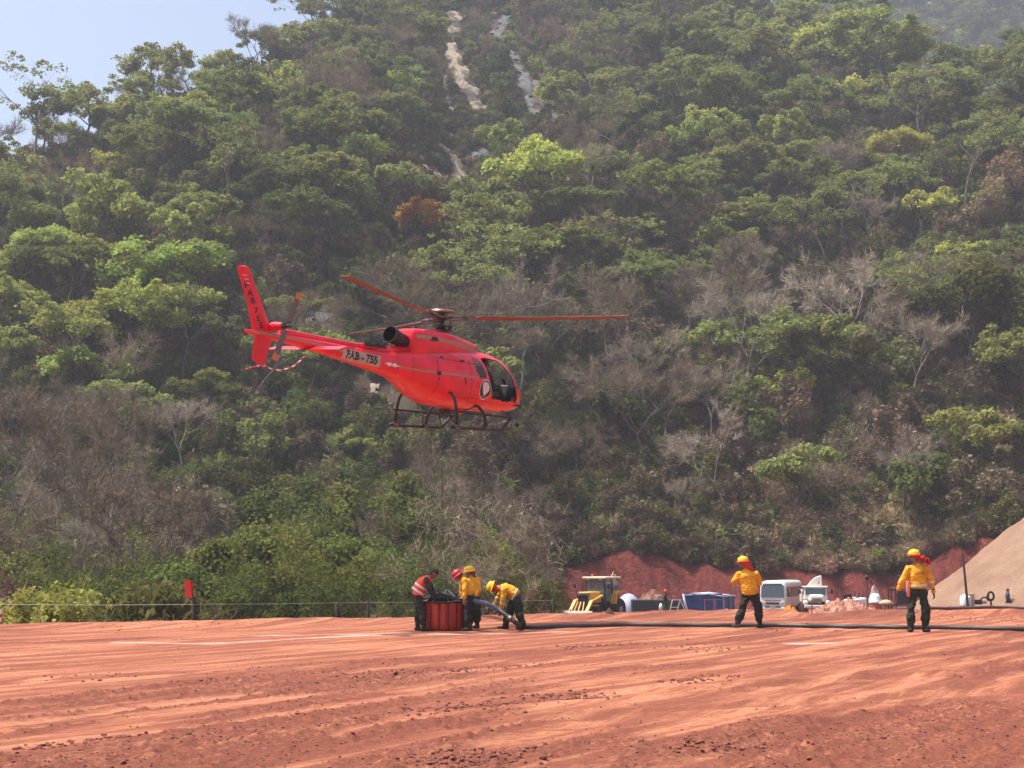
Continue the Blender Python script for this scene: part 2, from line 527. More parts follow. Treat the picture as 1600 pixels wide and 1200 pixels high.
me = mesh_np('ground', np.stack([Xg, Yg, Zg], -1).reshape(-1, 3), Fq, [gm], True)
for nm, arr in (('loose', loose * (inn)), ('lime', lim)):
    a = me.attributes.new(nm, 'FLOAT', 'POINT'); a.data.foreach_set('value', arr.astype(np.float32).ravel())
tag(link('ground', me), kind='structure')

def gz(x, y):
    """height of the ground sheet"""
    x = np.atleast_1d(np.asarray(x, float)); y = np.atleast_1d(np.asarray(y, float))
    h, _ = ground_fields(x, y); u = x / np.maximum(y, 20); e = y - edge_y(u)
    bm = .16 * np.exp(-((e + 1.2) / 1.1) ** 2) * (.6 + .8 * fbm(x / 1.3, y / 1.0 + 4, 3)) - .05
    z = np.where(y > 30, hill(x, np.maximum(y, 30)), 0) + h * (1 - sst(-2, 2, e)) + bm * sst(-6, -2, e)
    return z if len(z) > 1 else float(z[0])

# ------------------------------------------------------------------ hillside
ys = np.concatenate([np.arange(76, 126, 2.0), np.arange(126, 140, .5), np.arange(140, 345, 1.6), np.arange(345, 460, 8.0)])
us = np.concatenate([np.arange(-1.2, -.42, .06), np.arange(-.42, .42, .0055), np.arange(.42, 1.3, .06)])
Yh = ys[:, None] + 0 * us[None]; Xh = Yh * us[None]
Zh = hill(Xh, Yh)
Zh[0] -= .3
hm = bpy.data.materials.new('hill_soil'); hm.use_nodes = True
nt = hm.node_tree; b = nt.nodes['Principled BSDF']; L = nt.links
b.inputs['Roughness'].default_value = 1; b.inputs['Specular IOR Level'].default_value = .1
tco = N('ShaderNodeTexCoord').outputs['Object']
at_b = N('ShaderNodeAttribute', attribute_name='bare').outputs['Fac']
c = rgbmix(rng_(noise(.25, 5, tco), .4, .6), (.05, .038, .027), (.085, .062, .042))
mpb = N('ShaderNodeMapping'); mpb.inputs['Scale'].default_value = (1.6, .5, .35); L.new(tco, mpb.inputs[0])
red = rgbmix(rng_(noise(1.0, 7, mpb.outputs[0], .7), .35, .65), (.085, .020, .017), (.185, .046, .036))
red = rgbmix(rng_(noise(3.0, 6, tco, .7), .56, .7, 0, .6), red, (.36, .15, .11))
c = rgbmix(at_b, c, red)
L.new(c, b.inputs['Base Color'])
bp = N('ShaderNodeBump'); bp.inputs['Strength'].default_value = .8; bp.inputs['Distance'].default_value = .4
L.new(noise(1.6, 8, tco, .65), bp.inputs['Height']); L.new(bp.outputs[0], b.inputs['Normal'])
nr, nc = Xh.shape
idx = np.arange(nr * nc).reshape(nr, nc)
Fh = np.stack([idx[:-1, :-1], idx[:-1, 1:], idx[1:, 1:], idx[1:, :-1]], -1).reshape(-1, 4)
Zb = Zh.copy()
bank = (Yh > 127) & (Yh < 137) & (Xh > 0)
Zb = Zb + np.where(bank, 1.5 * (fbm(Xh / 1.1, Yh / 3.5, 4) - .5) - .8 * np.maximum(fbm(Xh / 1.6 + 9, Yh / 9, 2) - .55, 0) * 4, 0)
me = mesh_np('hillside', np.stack([Xh, Yh, Zb], -1).reshape(-1, 3), Fh, [hm], True)
uh = Xh / Yh
rimy = 129 + 3 * (fbm(Xh / 9, Yh * 0 + 3, 2) - .5) + 5.6 + 2.0 * (fbm(Xh / 1.6, Yh * 0 + 2, 4) - .5)
bare = (1 - sst(0, 2.5, Yh - rimy)) * sst(-.012, .006, uh + .006 * (fbm(Yh / 3, Xh / 3, 2) - .5))
a = me.attributes.new('bare', 'FLOAT', 'POINT'); a.data.foreach_set('value', bare.astype(np.float32).ravel())
tag(link('hillside', me), kind='structure')

# far hazy hill, upper right
yf = np.arange(400, 720, 8.0); xf = np.arange(60, 520, 8.0)
Yf = yf[:, None] + 0 * xf[None]; Xf = xf[None] + 0 * Yf
def farhill(x, y): return 40 + .95 * (np.minimum(y, 640) - 420) + .18 * (x - 150) + 26 * (fbm(x / 60 + 1, y / 60, 3) - .5)
me = mesh_np('far_hill', np.stack([Xf, Yf, farhill(Xf, Yf)], -1).reshape(-1, 3),
             np.stack([(i := np.arange(Xf.size).reshape(Xf.shape))[:-1, :-1], i[:-1, 1:], i[1:, 1:], i[1:, :-1]], -1).reshape(-1, 4), [hm], True)
tag(link('far_hill', me), kind='structure')

# ------------------------------------------------------------------ rock faces laid bare on the slope
SCARS = [ # polylines in photograph pixels with half width (m); walked onto the hill
    ([(712, 22), (705, 50)], 1.98, 0), ([(704, 72), (716, 110), (735, 150), (752, 182)], 1.55, 0), ([(700, 92), (708, 118)], 0.99, 0),
    ([(692, 118), (700, 160), (706, 185)], 0.50, 0), ([(694, 235), (712, 262), (722, 292)], 1.18, 0), ([(664, 270), (690, 280)], 1.36, 0),
    ([(698, 212), (706, 216)], 0.93, 0),
    ([(770, 60), (790, 30)], 1.61, 1), ([(802, 85), (820, 130), (838, 185)], 1.24, 1), ([(838, 130), (858, 165), (868, 195)], 0.81, 1), ([(738, 255), (760, 240)], 0.93, 1),
    ([(495, 478), (515, 500)], 0.99, 1), ([(592, 612), (622, 640)], 1.12, 0), ([(488, 500), (560, 560)], 0.62, 1)]
SCAR_W = []
for pts, w, k in SCARS:
    W = []
    for p in pts:
        q = march(*p)
        if q: W.append(q)
    if W: SCAR_W.append((W, w, k))
def scar_d(x, y):
    """signed distance style: negative inside a rock patch"""
    d = np.full(np.shape(x), 99.0)
    for W, w, k in SCAR_W:
        P = W if len(W) > 1 else W + [(W[0][0] + .1, W[0][1])]
        for (ax, ay), (bx, by) in zip(P, P[1:]):
            dx, dy = bx - ax, by - ay
            t = np.clip(((x - ax) * dx + (y - ay) * dy) / (dx * dx + dy * dy + 1e-9), 0, 1)
            d = np.minimum(d, np.hypot(x - ax - t * dx, (y - ay - t * dy)) - w)
    return d
rm = []
for nm, ca, cb in (('tan_rock', (.25, .195, .14), (.40, .32, .24)), ('grey_rock', (.075, .077, .078), (.16, .16, .162))):
    m = bpy.data.materials.new(nm); m.use_nodes = True; rm.append(m)
    nt = m.node_tree; b = nt.nodes['Principled BSDF']; L = nt.links
    b.inputs['Roughness'].default_value = .95
    tco = N('ShaderNodeTexCoord').outputs['Object']
    mpb = N('ShaderNodeMapping'); mpb.inputs['Scale'].default_value = (1.6, .5, .5); mpb.inputs['Rotation'].default_value = (0, 0, .5); L.new(tco, mpb.inputs[0])
    c = rgbmix(rng_(noise(.8, 8, mpb.outputs[0], .7), .35, .65), ca, cb)
    c = rgbmix(rng_(noise(.5, 6, tco, .7), .56, .66, 0, .85), c, (.10, .095, .05))
    L.new(c, b.inputs['Base Color'])
    bp = N('ShaderNodeBump'); bp.inputs['Strength'].default_value = 1; bp.inputs['Distance'].default_value = .5
    L.new(noise(1.2, 8, mpb.outputs[0], .7), bp.inputs['Height']); L.new(bp.outputs[0], b.inputs['Normal'])
rock_lab = ['pale tan landslide top bare under the ridge', 'long pale tan landslide streak down the middle of the forest', 'short pale rock slab beside the head of the long landslide streak',
            'thin pale rock gully left of the long landslide streak', 'lower tan slab of the landslide, beneath the long streak', 'pale grey boulder slab left of the lower landslide slab',
            'small pale rock spot between the two landslide slabs', 'grey cliff face with slanting ledges right of the landslide top', 'blue-grey cliff streak high right of the landslide',
            'narrow grey cliff rib at the right of the blue-grey cliff streak', 'dark grey rock outcrop right of the lower landslide slab', 'pale broken rock behind the tail boom of the helicopter',
            'tan rock showing under the tail boom of the helicopter', 'grey rock rubble band behind the tail boom']
for k, (W, w, kind) in enumerate(SCAR_W):
    xs = [p[0] for p in W]; yy = [p[1] for p in W]
    x = np.arange(min(xs) - w * 2, max(xs) + w * 2, .32); y = np.arange(min(yy) - w * 2, max(yy) + w * 2, .32)
    X, Y = np.meshgrid(x, y)
    P = W if len(W) > 1 else W + [(W[0][0] + .1, W[0][1])]
    d = np.full(X.shape, 99.0)
    for (ax, ay), (bx, by) in zip(P, P[1:]):
        dx, dy = bx - ax, by - ay
        t = np.clip(((X - ax) * dx + (Y - ay) * dy) / (dx * dx + dy * dy + 1e-9), 0, 1)
        d = np.minimum(d, np.hypot(X - ax - t * dx, Y - ay - t * dy) - w)
    d = d + 3.4 * w * (fbm(X / (w * 1.4) + k, Y / (w * 1.4), 4) - .5)
    step = np.abs((fbm(X / 1.8 + 2, Y / .9, 3) * 5) % 1 - .5)
    Z = hill(X, Y) + np.clip(-d * .5, -3, .35) + np.where(d < 0, step * (.35 if kind else .8), 0)
    if k not in (0, 1, 4): d = d + np.where(fbm(X / 1.6 + k, Y / 2.6, 4) > .55, 2.5, 0)
    keep = d < .7
    idx = np.arange(X.size).reshape(X.shape)
    F = np.stack([idx[:-1, :-1], idx[:-1, 1:], idx[1:, 1:], idx[1:, :-1]], -1)[keep[:-1, :-1] & keep[1:, 1:]].reshape(-1, 4)
    if len(F) == 0: continue
    o = link('rock_face', mesh_np('rock_face', np.stack([X, Y, Z], -1).reshape(-1, 3), F, [rm[kind]], True))
    tag(o, rock_lab[k], 'rock', 'bare rock on the forested slope', 'structure')

# ------------------------------------------------------------------ gravel pile, right
pm = bpy.data.materials.new('gravel_pile'); pm.use_nodes = True
nt = pm.node_tree; b = nt.nodes['Principled BSDF']; L = nt.links
b.inputs['Roughness'].default_value = 1; b.inputs['Specular IOR Level'].default_value = .1
tco = N('ShaderNodeTexCoord').outputs['Object']
c = rgbmix(rng_(noise(.35, 6, tco), .4, .6), (.30, .18, .12), (.385, .245, .168))
c = rgbmix(rng_(noise(5, 6, tco, .8), .5, .64, 0, .7), c, (.26, .15, .10))
c = rgbmix(rng_(noise(3.2, 6, tco, .8), .42, .32, 0, .6), c, (.47, .34, .25))
L.new(c, b.inputs['Base Color'])
bp = N('ShaderNodeBump'); bp.inputs['Strength'].default_value = 1; bp.inputs['Distance'].default_value = .25
L.new(noise(4, 8, tco, .75), bp.inputs['Height']); L.new(bp.outputs[0], b.inputs['Normal'])
pc = (47.5, 112)
x = np.arange(pc[0] - 27, pc[0] + 27, .3); y = np.arange(pc[1] - 22, pc[1] + 22, .3)
X, Y = np.meshgrid(x, y)
rr_ = np.hypot(X - pc[0], (Y - pc[1]) / 1.15)
Z = TER + np.maximum(-.6, 13.5 - .82 * np.sqrt(rr_ ** 2 + 6) + 1.6 * (fbm(X / 6, Y / 6, 3) - .5) + .35 * (fbm(X / .8, Y / .8, 3) - .5))
idx = np.arange(X.size).reshape(X.shape)
o = link('gravel_pile', mesh_np('gravel_pile', np.stack([X, Y, Z], -1).reshape(-1, 3), np.stack([idx[:-1, :-1], idx[:-1, 1:], idx[1:, 1:], idx[1:, :-1]], -1).reshape(-1, 4), [pm], True))
tag(o, 'tall heap of tan gravel behind the small trailer with the white tank', 'gravel heap', kind='thing')

# ------------------------------------------------------------------ haze
hz = MB().box((0, 260, 143), (1300, 1160, 314)).mesh('haze', None)
vm = bpy.data.materials.new('haze_air'); vm.use_nodes = True
nt = vm.node_tree; nt.nodes.clear()
vo = nt.nodes.new('ShaderNodeOutputMaterial'); pv = nt.nodes.new('ShaderNodeVolumePrincipled')
pv.inputs['Color'].default_value = (.80, .88, 1, 1); pv.inputs['Density'].default_value = .00038; pv.inputs['Anisotropy'].default_value = .2
nt.links.new(pv.outputs[0], vo.inputs['Volume'])
hz.materials.append(vm)
tag(link('haze', hz), kind='stuff')

# ------------------------------------------------------------------ trees: prototypes
def quads(C, Nrm, size, rg, aspect=1.0):
    """one quad per centre, facing roughly Nrm"""
    n = len(C)
    A = rg.normal(size=(n, 3)); A -= Nrm * (A * Nrm).sum(1, keepdims=True); A /= np.linalg.norm(A, axis=1, keepdims=True) + 1e-9
    B = np.cross(Nrm, A)
    s = (size * rg.uniform(.6, 1.35, n))[:, None]
    V = np.stack([C - A * s - B * s * aspect * .5, C + A * s * .2 - B * s * aspect, C + A * s + B * s * aspect * .4, C - A * s * .1 + B * s * aspect], 1)
    return V.reshape(-1, 3), np.arange(4 * n).reshape(n, 4)
def strips(P, D, ln, w, rg):
    """thin quads from P along D"""
    n = len(P)
    A = rg.normal(size=(n, 3)); A -= D * (A * D).sum(1, keepdims=True); A /= np.linalg.norm(A, axis=1, keepdims=True) + 1e-9
    ln = np.broadcast_to(ln, (n,))[:, None]; w = np.broadcast_to(w, (n,))[:, None]
    E = P + D * ln
    V = np.stack([P - A * w, P + A * w, E + A * w * .35, E - A * w * .35], 1)
    return V.reshape(-1, 3), np.arange(4 * n).reshape(n, 4)
def unit(v): return v / (np.linalg.norm(v, axis=-1, keepdims=True) + 1e-9)

def skeleton(seed, H, fork, spread, levels, kids, flat, wob=.12, r0=.22, lean=.05, shrink=.72, nlimb=4):
    rg = np.random.default_rng(seed)
    mb = MB(); tips = []; segs = []
    def go(p, d, ln, r, lv):
        pts = [p]; rad = [r]; n = 3 if lv else 4
        for i in range(n):
            d = unit(d + rg.normal(size=3) * wob + np.array([0, 0, .03]))
            p = p + d * ln / n; pts.append(p); rad.append(r * (1 - .42 * (i + 1) / n))
        mb.tube([tuple(q) for q in pts], rad, n=6 if lv < 2 else 4 if lv < 3 else 3, cap=False)
        segs.append((lv, pts))
        if lv >= levels:
            tips.append((p, d)); return
        k = nlimb if lv == 0 else kids
        ph = rg.uniform(0, 6.28)
        for j in range(k):
            a = ph + 6.283 * j / k + rg.normal() * .35
            side = unit(np.array([math.cos(a), math.sin(a), 0.0]))
            t = spread * rg.uniform(.7, 1.25) * (1 if lv == 0 else .75)
            nd = unit(d * math.cos(t) + side * math.sin(t))
            nd[2] = nd[2] * flat if lv else nd[2]
            nd = unit(nd)
            s = pts[-1] if j or lv == 0 else pts[-1]
            if lv and rg.random() < .35: s = pts[-2]
            go(s, nd, ln * shrink * rg.uniform(.75, 1.15) if lv else H * (1 - fork) * .52 * rg.uniform(.8, 1.15), rad[-1] * .72, lv + 1)
    go(np.array([0, 0, -.6]), unit(np.array([rg.normal() * lean, rg.normal() * lean, 1.0])), H * fork, r0, 0)
    return mb, tips, segs, rg

bark_d = mat('dark_bark', (.060, .050, .042), .95, noise=.35, nscale=2)
bark_p = mat('pale_bark', (.30, .27, .23), .95, noise=.3, nscale=2)
bark_m = mat('grey_bark', (.13, .11, .095), .95, noise=.35, nscale=2)
M_green = leafmat('leaf_green', (.120, .142, .040), (.240, .262, .085), trans=.4, hue=.018)
M_bright = leafmat('leaf_bright', (.21, .255, .055), (.38, .42, .12), trans=.35, val=.3)
M_dark = leafmat('leaf_dark', (.055, .085, .024), (.12, .15, .04))
M_brown = leafmat('leaf_brown', (.095, .072, .045), (.20, .15, .095), trans=.15, val=.4)
M_twig = leafmat('twig_grey', (.145, .115, .080), (.265, .215, .150), trans=.08, val=.35, hue=.01)
M_twigp = leafmat('twig_pale', (.24, .205, .155), (.37, .32, .25), trans=.05, val=.2, hue=.01)
M_olive = leafmat('leaf_olive', (.080, .088, .030), (.175, .175, .062), val=.5)

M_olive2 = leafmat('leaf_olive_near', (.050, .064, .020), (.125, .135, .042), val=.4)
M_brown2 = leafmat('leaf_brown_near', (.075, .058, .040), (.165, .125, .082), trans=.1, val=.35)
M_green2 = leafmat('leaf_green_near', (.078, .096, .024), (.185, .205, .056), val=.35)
def finish(mb, barkm, V, F, crownm):
    tr = mb.mesh('trunk', barkm, True)
    cr = mesh_np('crown', V, F, [crownm])
    ext = V.max(0) - V.min(0)
    return {'trunk': tr, 'crown': cr, 'w': float(np.percentile(V[:, 0], 97) - np.percentile(V[:, 0], 3)), 'zc': float(V[:, 2].mean()), 'h': float(V[:, 2].max())}
def cat_(parts):
    V = np.concatenate([p[0] for p in parts]); F = []; b = 0
    for v, f in parts: F.append(f + b); b += len(v)
    return V, np.concatenate(F)

def umbrella(seed, m, H=14.5, barkm=None, dens=64, pad=1.15, leaf=.185):
    mb, tips, segs, rg = skeleton(seed, H, .55, .80, 4, 3, .74, r0=.24, lean=.08, nlimb=4)
    parts = []
    keep = [t for t in tips if rg.random() < .70]
    for p, d in keep:
        n = int(dens * rg.uniform(.5, 1.4)); rp = pad * rg.uniform(.6, 1.25)
        q = rg.normal(size=(n, 3)); q = unit(q) * rg.random((n, 1)) ** .45
        q = q * np.array([rp, rp, rp * .52]); q[:, 2] += -.16 * (q[:, 0] ** 2 + q[:, 1] ** 2) / rp
        nr = unit(rg.normal(size=(n, 3)) * .75 + np.array([0, 0, 1.0]))
        parts.append(quads(p + q + np.array([0, 0, .15]), nr, leaf, rg))
    return finish(mb, barkm or bark_d, *cat_(parts), m)
def clumpy(seed, m, H=11.5, dens=85, leaf=.205, rad=1.0, k=3):
    mb, tips, segs, rg = skeleton(seed, H, .46, .62, 3, k, .95, r0=.2, nlimb=4, wob=.16)
    parts = []
    for p, d in tips:
        if rg.random() < .12: continue
        n = int(dens * rg.uniform(.5, 1.4)); rp = rad * rg.uniform(.6, 1.4)
        q = unit(rg.normal(size=(n, 3))) * rg.random((n, 1)) ** .33 * np.array([rp, rp, rp * .75])
        nr = unit(q / rp + rg.normal(size=(n, 3)) * .6 + np.array([0, 0, .5]))
        parts.append(quads(p + q, nr, leaf, rg))
    return finish(mb, bark_d, *cat_(parts), m)
def bare(seed, m, barkm, H=13.5, fork=.46, spread=.6, dens=11, flat=.85, tw=.023, lv=4, ln=1.0):
    mb, tips, segs, rg = skeleton(seed, H, fork, spread, lv, 3, flat, r0=.17, lean=.1, wob=.15, nlimb=4)
    P = []; D = []
    for l_, pts in segs:
        if l_ < lv - 1: continue
        a = np.array(pts[0]); e = np.array(pts[-1]); ax = unit(e - a)
        n = int(dens * (1.6 if l_ == lv else .8))
        t = rg.random((n, 1))
        P.append(a + (e - a) * t); D.append(unit(ax * .9 + rg.normal(size=(n, 3)) * .6 + np.array([0, 0, .25])))
    P = np.concatenate(P); D = np.concatenate(D)
    L1 = rg.uniform(.35, 1.25, len(P)) * ln
    a = strips(P, D, L1, tw, rg)
    # second order twigs
    j = rg.integers(0, len(P), len(P) * 1)
    P2 = P[j] + D[j] * (L1[j] * rg.uniform(.3, .9, len(j)))[:, None]
    D2 = unit(D[j] + rg.normal(size=(len(j), 3)) * .7)
    b2 = strips(P2, D2, rg.uniform(.2, .7, len(j)) * ln, tw * .7, rg)
    return finish(mb, barkm, *cat_([a, b2]), m)
def scrub(seed, m, H=6, W=2.6, n=2600, tangled=True, leafy=.5, leaf=.21):
    """bushy column: vines and twigs hanging over a small tree"""
    rg = np.random.default_rng(seed)
    mb, tips, segs, rg2 = skeleton(seed, H * .95, .35, .5, 3, 3, 1.0, r0=.13, nlimb=3)
    lob = rg.normal(size=(9, 3)) * np.array([W * .42, W * .42, H * .2]) + np.array([0, 0, H * .55])
    k = rg.integers(0, 9, n); rad = W * rg.uniform(.22, .48, 9)
    q = lob[k] + unit(rg.normal(size=(n, 3))) * (rg.random((n, 1)) ** .3) * rad[k][:, None] * np.array([1, 1, 1.25])
    q[:, 2] = np.abs(q[:, 2])
    nl = int(n * leafy)
    parts = [quads(q[:nl], unit(rg.normal(size=(nl, 3)) + np.array([0, -.0, .5])), leaf, rg)]
    D = unit(rg.normal(size=(n - nl, 3)) * .55 + np.array([0, 0, -.8 if tangled else .6]))
    parts.append(strips(q[nl:], D, rg.uniform(.4, 1.3, n - nl), .024, rg))
    return finish(mb, bark_m, *cat_(parts), m)
def bush(seed, m, W=1.6, H=1.6, n=650, leaf=.17, twig=.3):
    rg = np.random.default_rng(seed)
    mb = MB()
    for i in range(7):
        a = rg.uniform(0, 6.28); d = unit(np.array([math.cos(a) * .7, math.sin(a) * .7, 1.0]))
        mb.tube([(0, 0, -.2), tuple(d * H * .5 + rg.normal(size=3) * .08), tuple(d * H * .9 + rg.normal(size=3) * .15)], [.035, .025, .01], 4, cap=False)
    q = unit(rg.normal(size=(n, 3))) * rg.random((n, 1)) ** .4
    r_ = 1 + .35 * np.sin(q[:, 0] * 7 + seed) * np.cos(q[:, 1] * 6 + seed * 2)
    q = q * r_[:, None] * np.array([W / 2, W / 2, H * .5]) + np.array([0, 0, H * .52])
    q[:, 2] = np.abs(q[:, 2])
    nl = int(n * (1 - twig))
    parts = [quads(q[:nl], unit(rg.normal(size=(nl, 3)) + np.array([0, 0, .7])), leaf, rg), strips(q[nl:], unit(rg.normal(size=(n - nl, 3)) + np.array([0, 0, .4])), rg.uniform(.3, .8, n - nl), .014, rg)]
    return finish(mb, bark_m, *cat_(parts), m)

PR = {
 'U': [umbrella(100 + i, M_green) for i in range(5)],
 'Y': [umbrella(140 + i, M_bright, H=11, dens=52) for i in range(2)],
 'G': [clumpy(200 + i, M_bright) for i in range(3)],
 'D': [clumpy(220 + i, M_dark, H=9, dens=110, rad=1.15) for i in range(3)],
 'E': [clumpy(240 + i, M_green, H=10, dens=80, rad=1.1) for i in range(3)],
 'B': [bare(300 + i, M_twig, bark_m) for i in range(4)],
 'F': [bare(320 + i, M_twig, bark_m, H=10, fork=.3, spread=.85, flat=.7, dens=14, ln=1.1) for i in range(3)],
 'P': [bare(340 + i, M_twigp, bark_p, H=14, fork=.5, spread=.5, dens=10) for i in range(3)],
 'V': [scrub(400 + i, M_brown, H=8, W=3.4, n=2300, leafy=.5) for i in range(3)],
 'W': [scrub(420 + i, M_olive, H=6.5, W=3.6, n=2300, leafy=.8, tangled=False) for i in range(3)],
 'O': [umbrella(500, leafmat('leaf_orange', (.40, .25, .045), (.58, .39, .085), val=.1), H=9, dens=70)],
 'N': [scrub(520, leafmat('leaf_rust', (.20, .135, .08), (.31, .22, .135), val=.2), H=8, W=4, n=3200, leafy=.7)],
 'S': [bush(600, M_olive), bush(601, M_green, 1.9, 1.5), bush(602, M_brown, 1.7, 1.4, twig=.6), bush(603, M_dark, 1.8, 1.5)],
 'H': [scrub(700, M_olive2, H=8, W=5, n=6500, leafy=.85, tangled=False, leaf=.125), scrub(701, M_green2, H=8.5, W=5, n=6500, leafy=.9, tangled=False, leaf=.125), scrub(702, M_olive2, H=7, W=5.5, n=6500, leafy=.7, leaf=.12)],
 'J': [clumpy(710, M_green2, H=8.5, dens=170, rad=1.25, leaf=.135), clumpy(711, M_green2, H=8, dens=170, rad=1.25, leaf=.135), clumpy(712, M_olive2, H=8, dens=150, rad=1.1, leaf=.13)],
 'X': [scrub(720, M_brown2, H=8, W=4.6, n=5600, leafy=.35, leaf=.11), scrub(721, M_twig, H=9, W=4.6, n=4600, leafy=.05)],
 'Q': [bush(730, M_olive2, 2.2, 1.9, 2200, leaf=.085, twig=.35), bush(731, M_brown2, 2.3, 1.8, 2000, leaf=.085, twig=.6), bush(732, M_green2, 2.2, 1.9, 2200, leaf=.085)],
 'L': [bush(740, leafmat('leaf_dry', (.26, .185, .11), (.42, .32, .20), trans=.15, val=.3), 2.0, 1.5, 900, leaf=.12, twig=.75)],
 'I': [umbrella(750 + i, M_green, H=17, dens=24, pad=1.0, leaf=.18, barkm=bark_m) for i in range(3)],
 'T': [bush(620, M_bright, 3.4, 2.0, 3600, leaf=.09, twig=.08)],
 'K': [bush(630, M_olive, 2.8, 2.1, 2600, leaf=.11, twig=.2), bush(631, M_dark, 2.8, 2.3, 2600, leaf=.12, twig=.15)],
}
KIND = {'U': ('green_tree', 'green umbrella-crowned tree'), 'Y': ('green_tree', 'bright green umbrella-crowned tree'), 'G': ('green_tree', 'bright light-green tree in clumps'),
        'D': ('green_tree', 'dense dark green tree'), 'E': ('green_tree', 'mid-green rounded tree'), 'B': ('bare_tree', 'leafless grey-brown tree'),
        'F': ('bare_tree', 'spreading leafless brown tree'), 'P': ('bare_tree', 'pale-trunked leafless tree'), 'V': ('vine_tree', 'brown vine-draped tree'),
        'W': ('vine_tree', 'olive bushy tree'), 'O': ('green_tree', 'orange-leaved tree'), 'N': ('vine_tree', 'rust-brown leafy tree'), 'H': ('vine_tree', 'olive leafy bush tree'), 'J': ('green_tree', 'fresh green leafy tree'), 'X': ('vine_tree', 'brown tangled bush tree'), 'Q': ('bush', 'low leafy bush'), 'L': ('bush', 'dry tan bush'), 'I': ('green_tree', 'tall thin-crowned tree'), 'S': ('bush', 'low bush'), 'T': ('bush', 'bush'), 'K': ('bush', 'bush')}
CATS = {'green_tree': 'tree', 'bare_tree': 'bare tree', 'vine_tree': 'overgrown tree', 'bush': 'bush'}

T = []   # (kind, variant, x, y, z, scale, rz, label or None, colour)
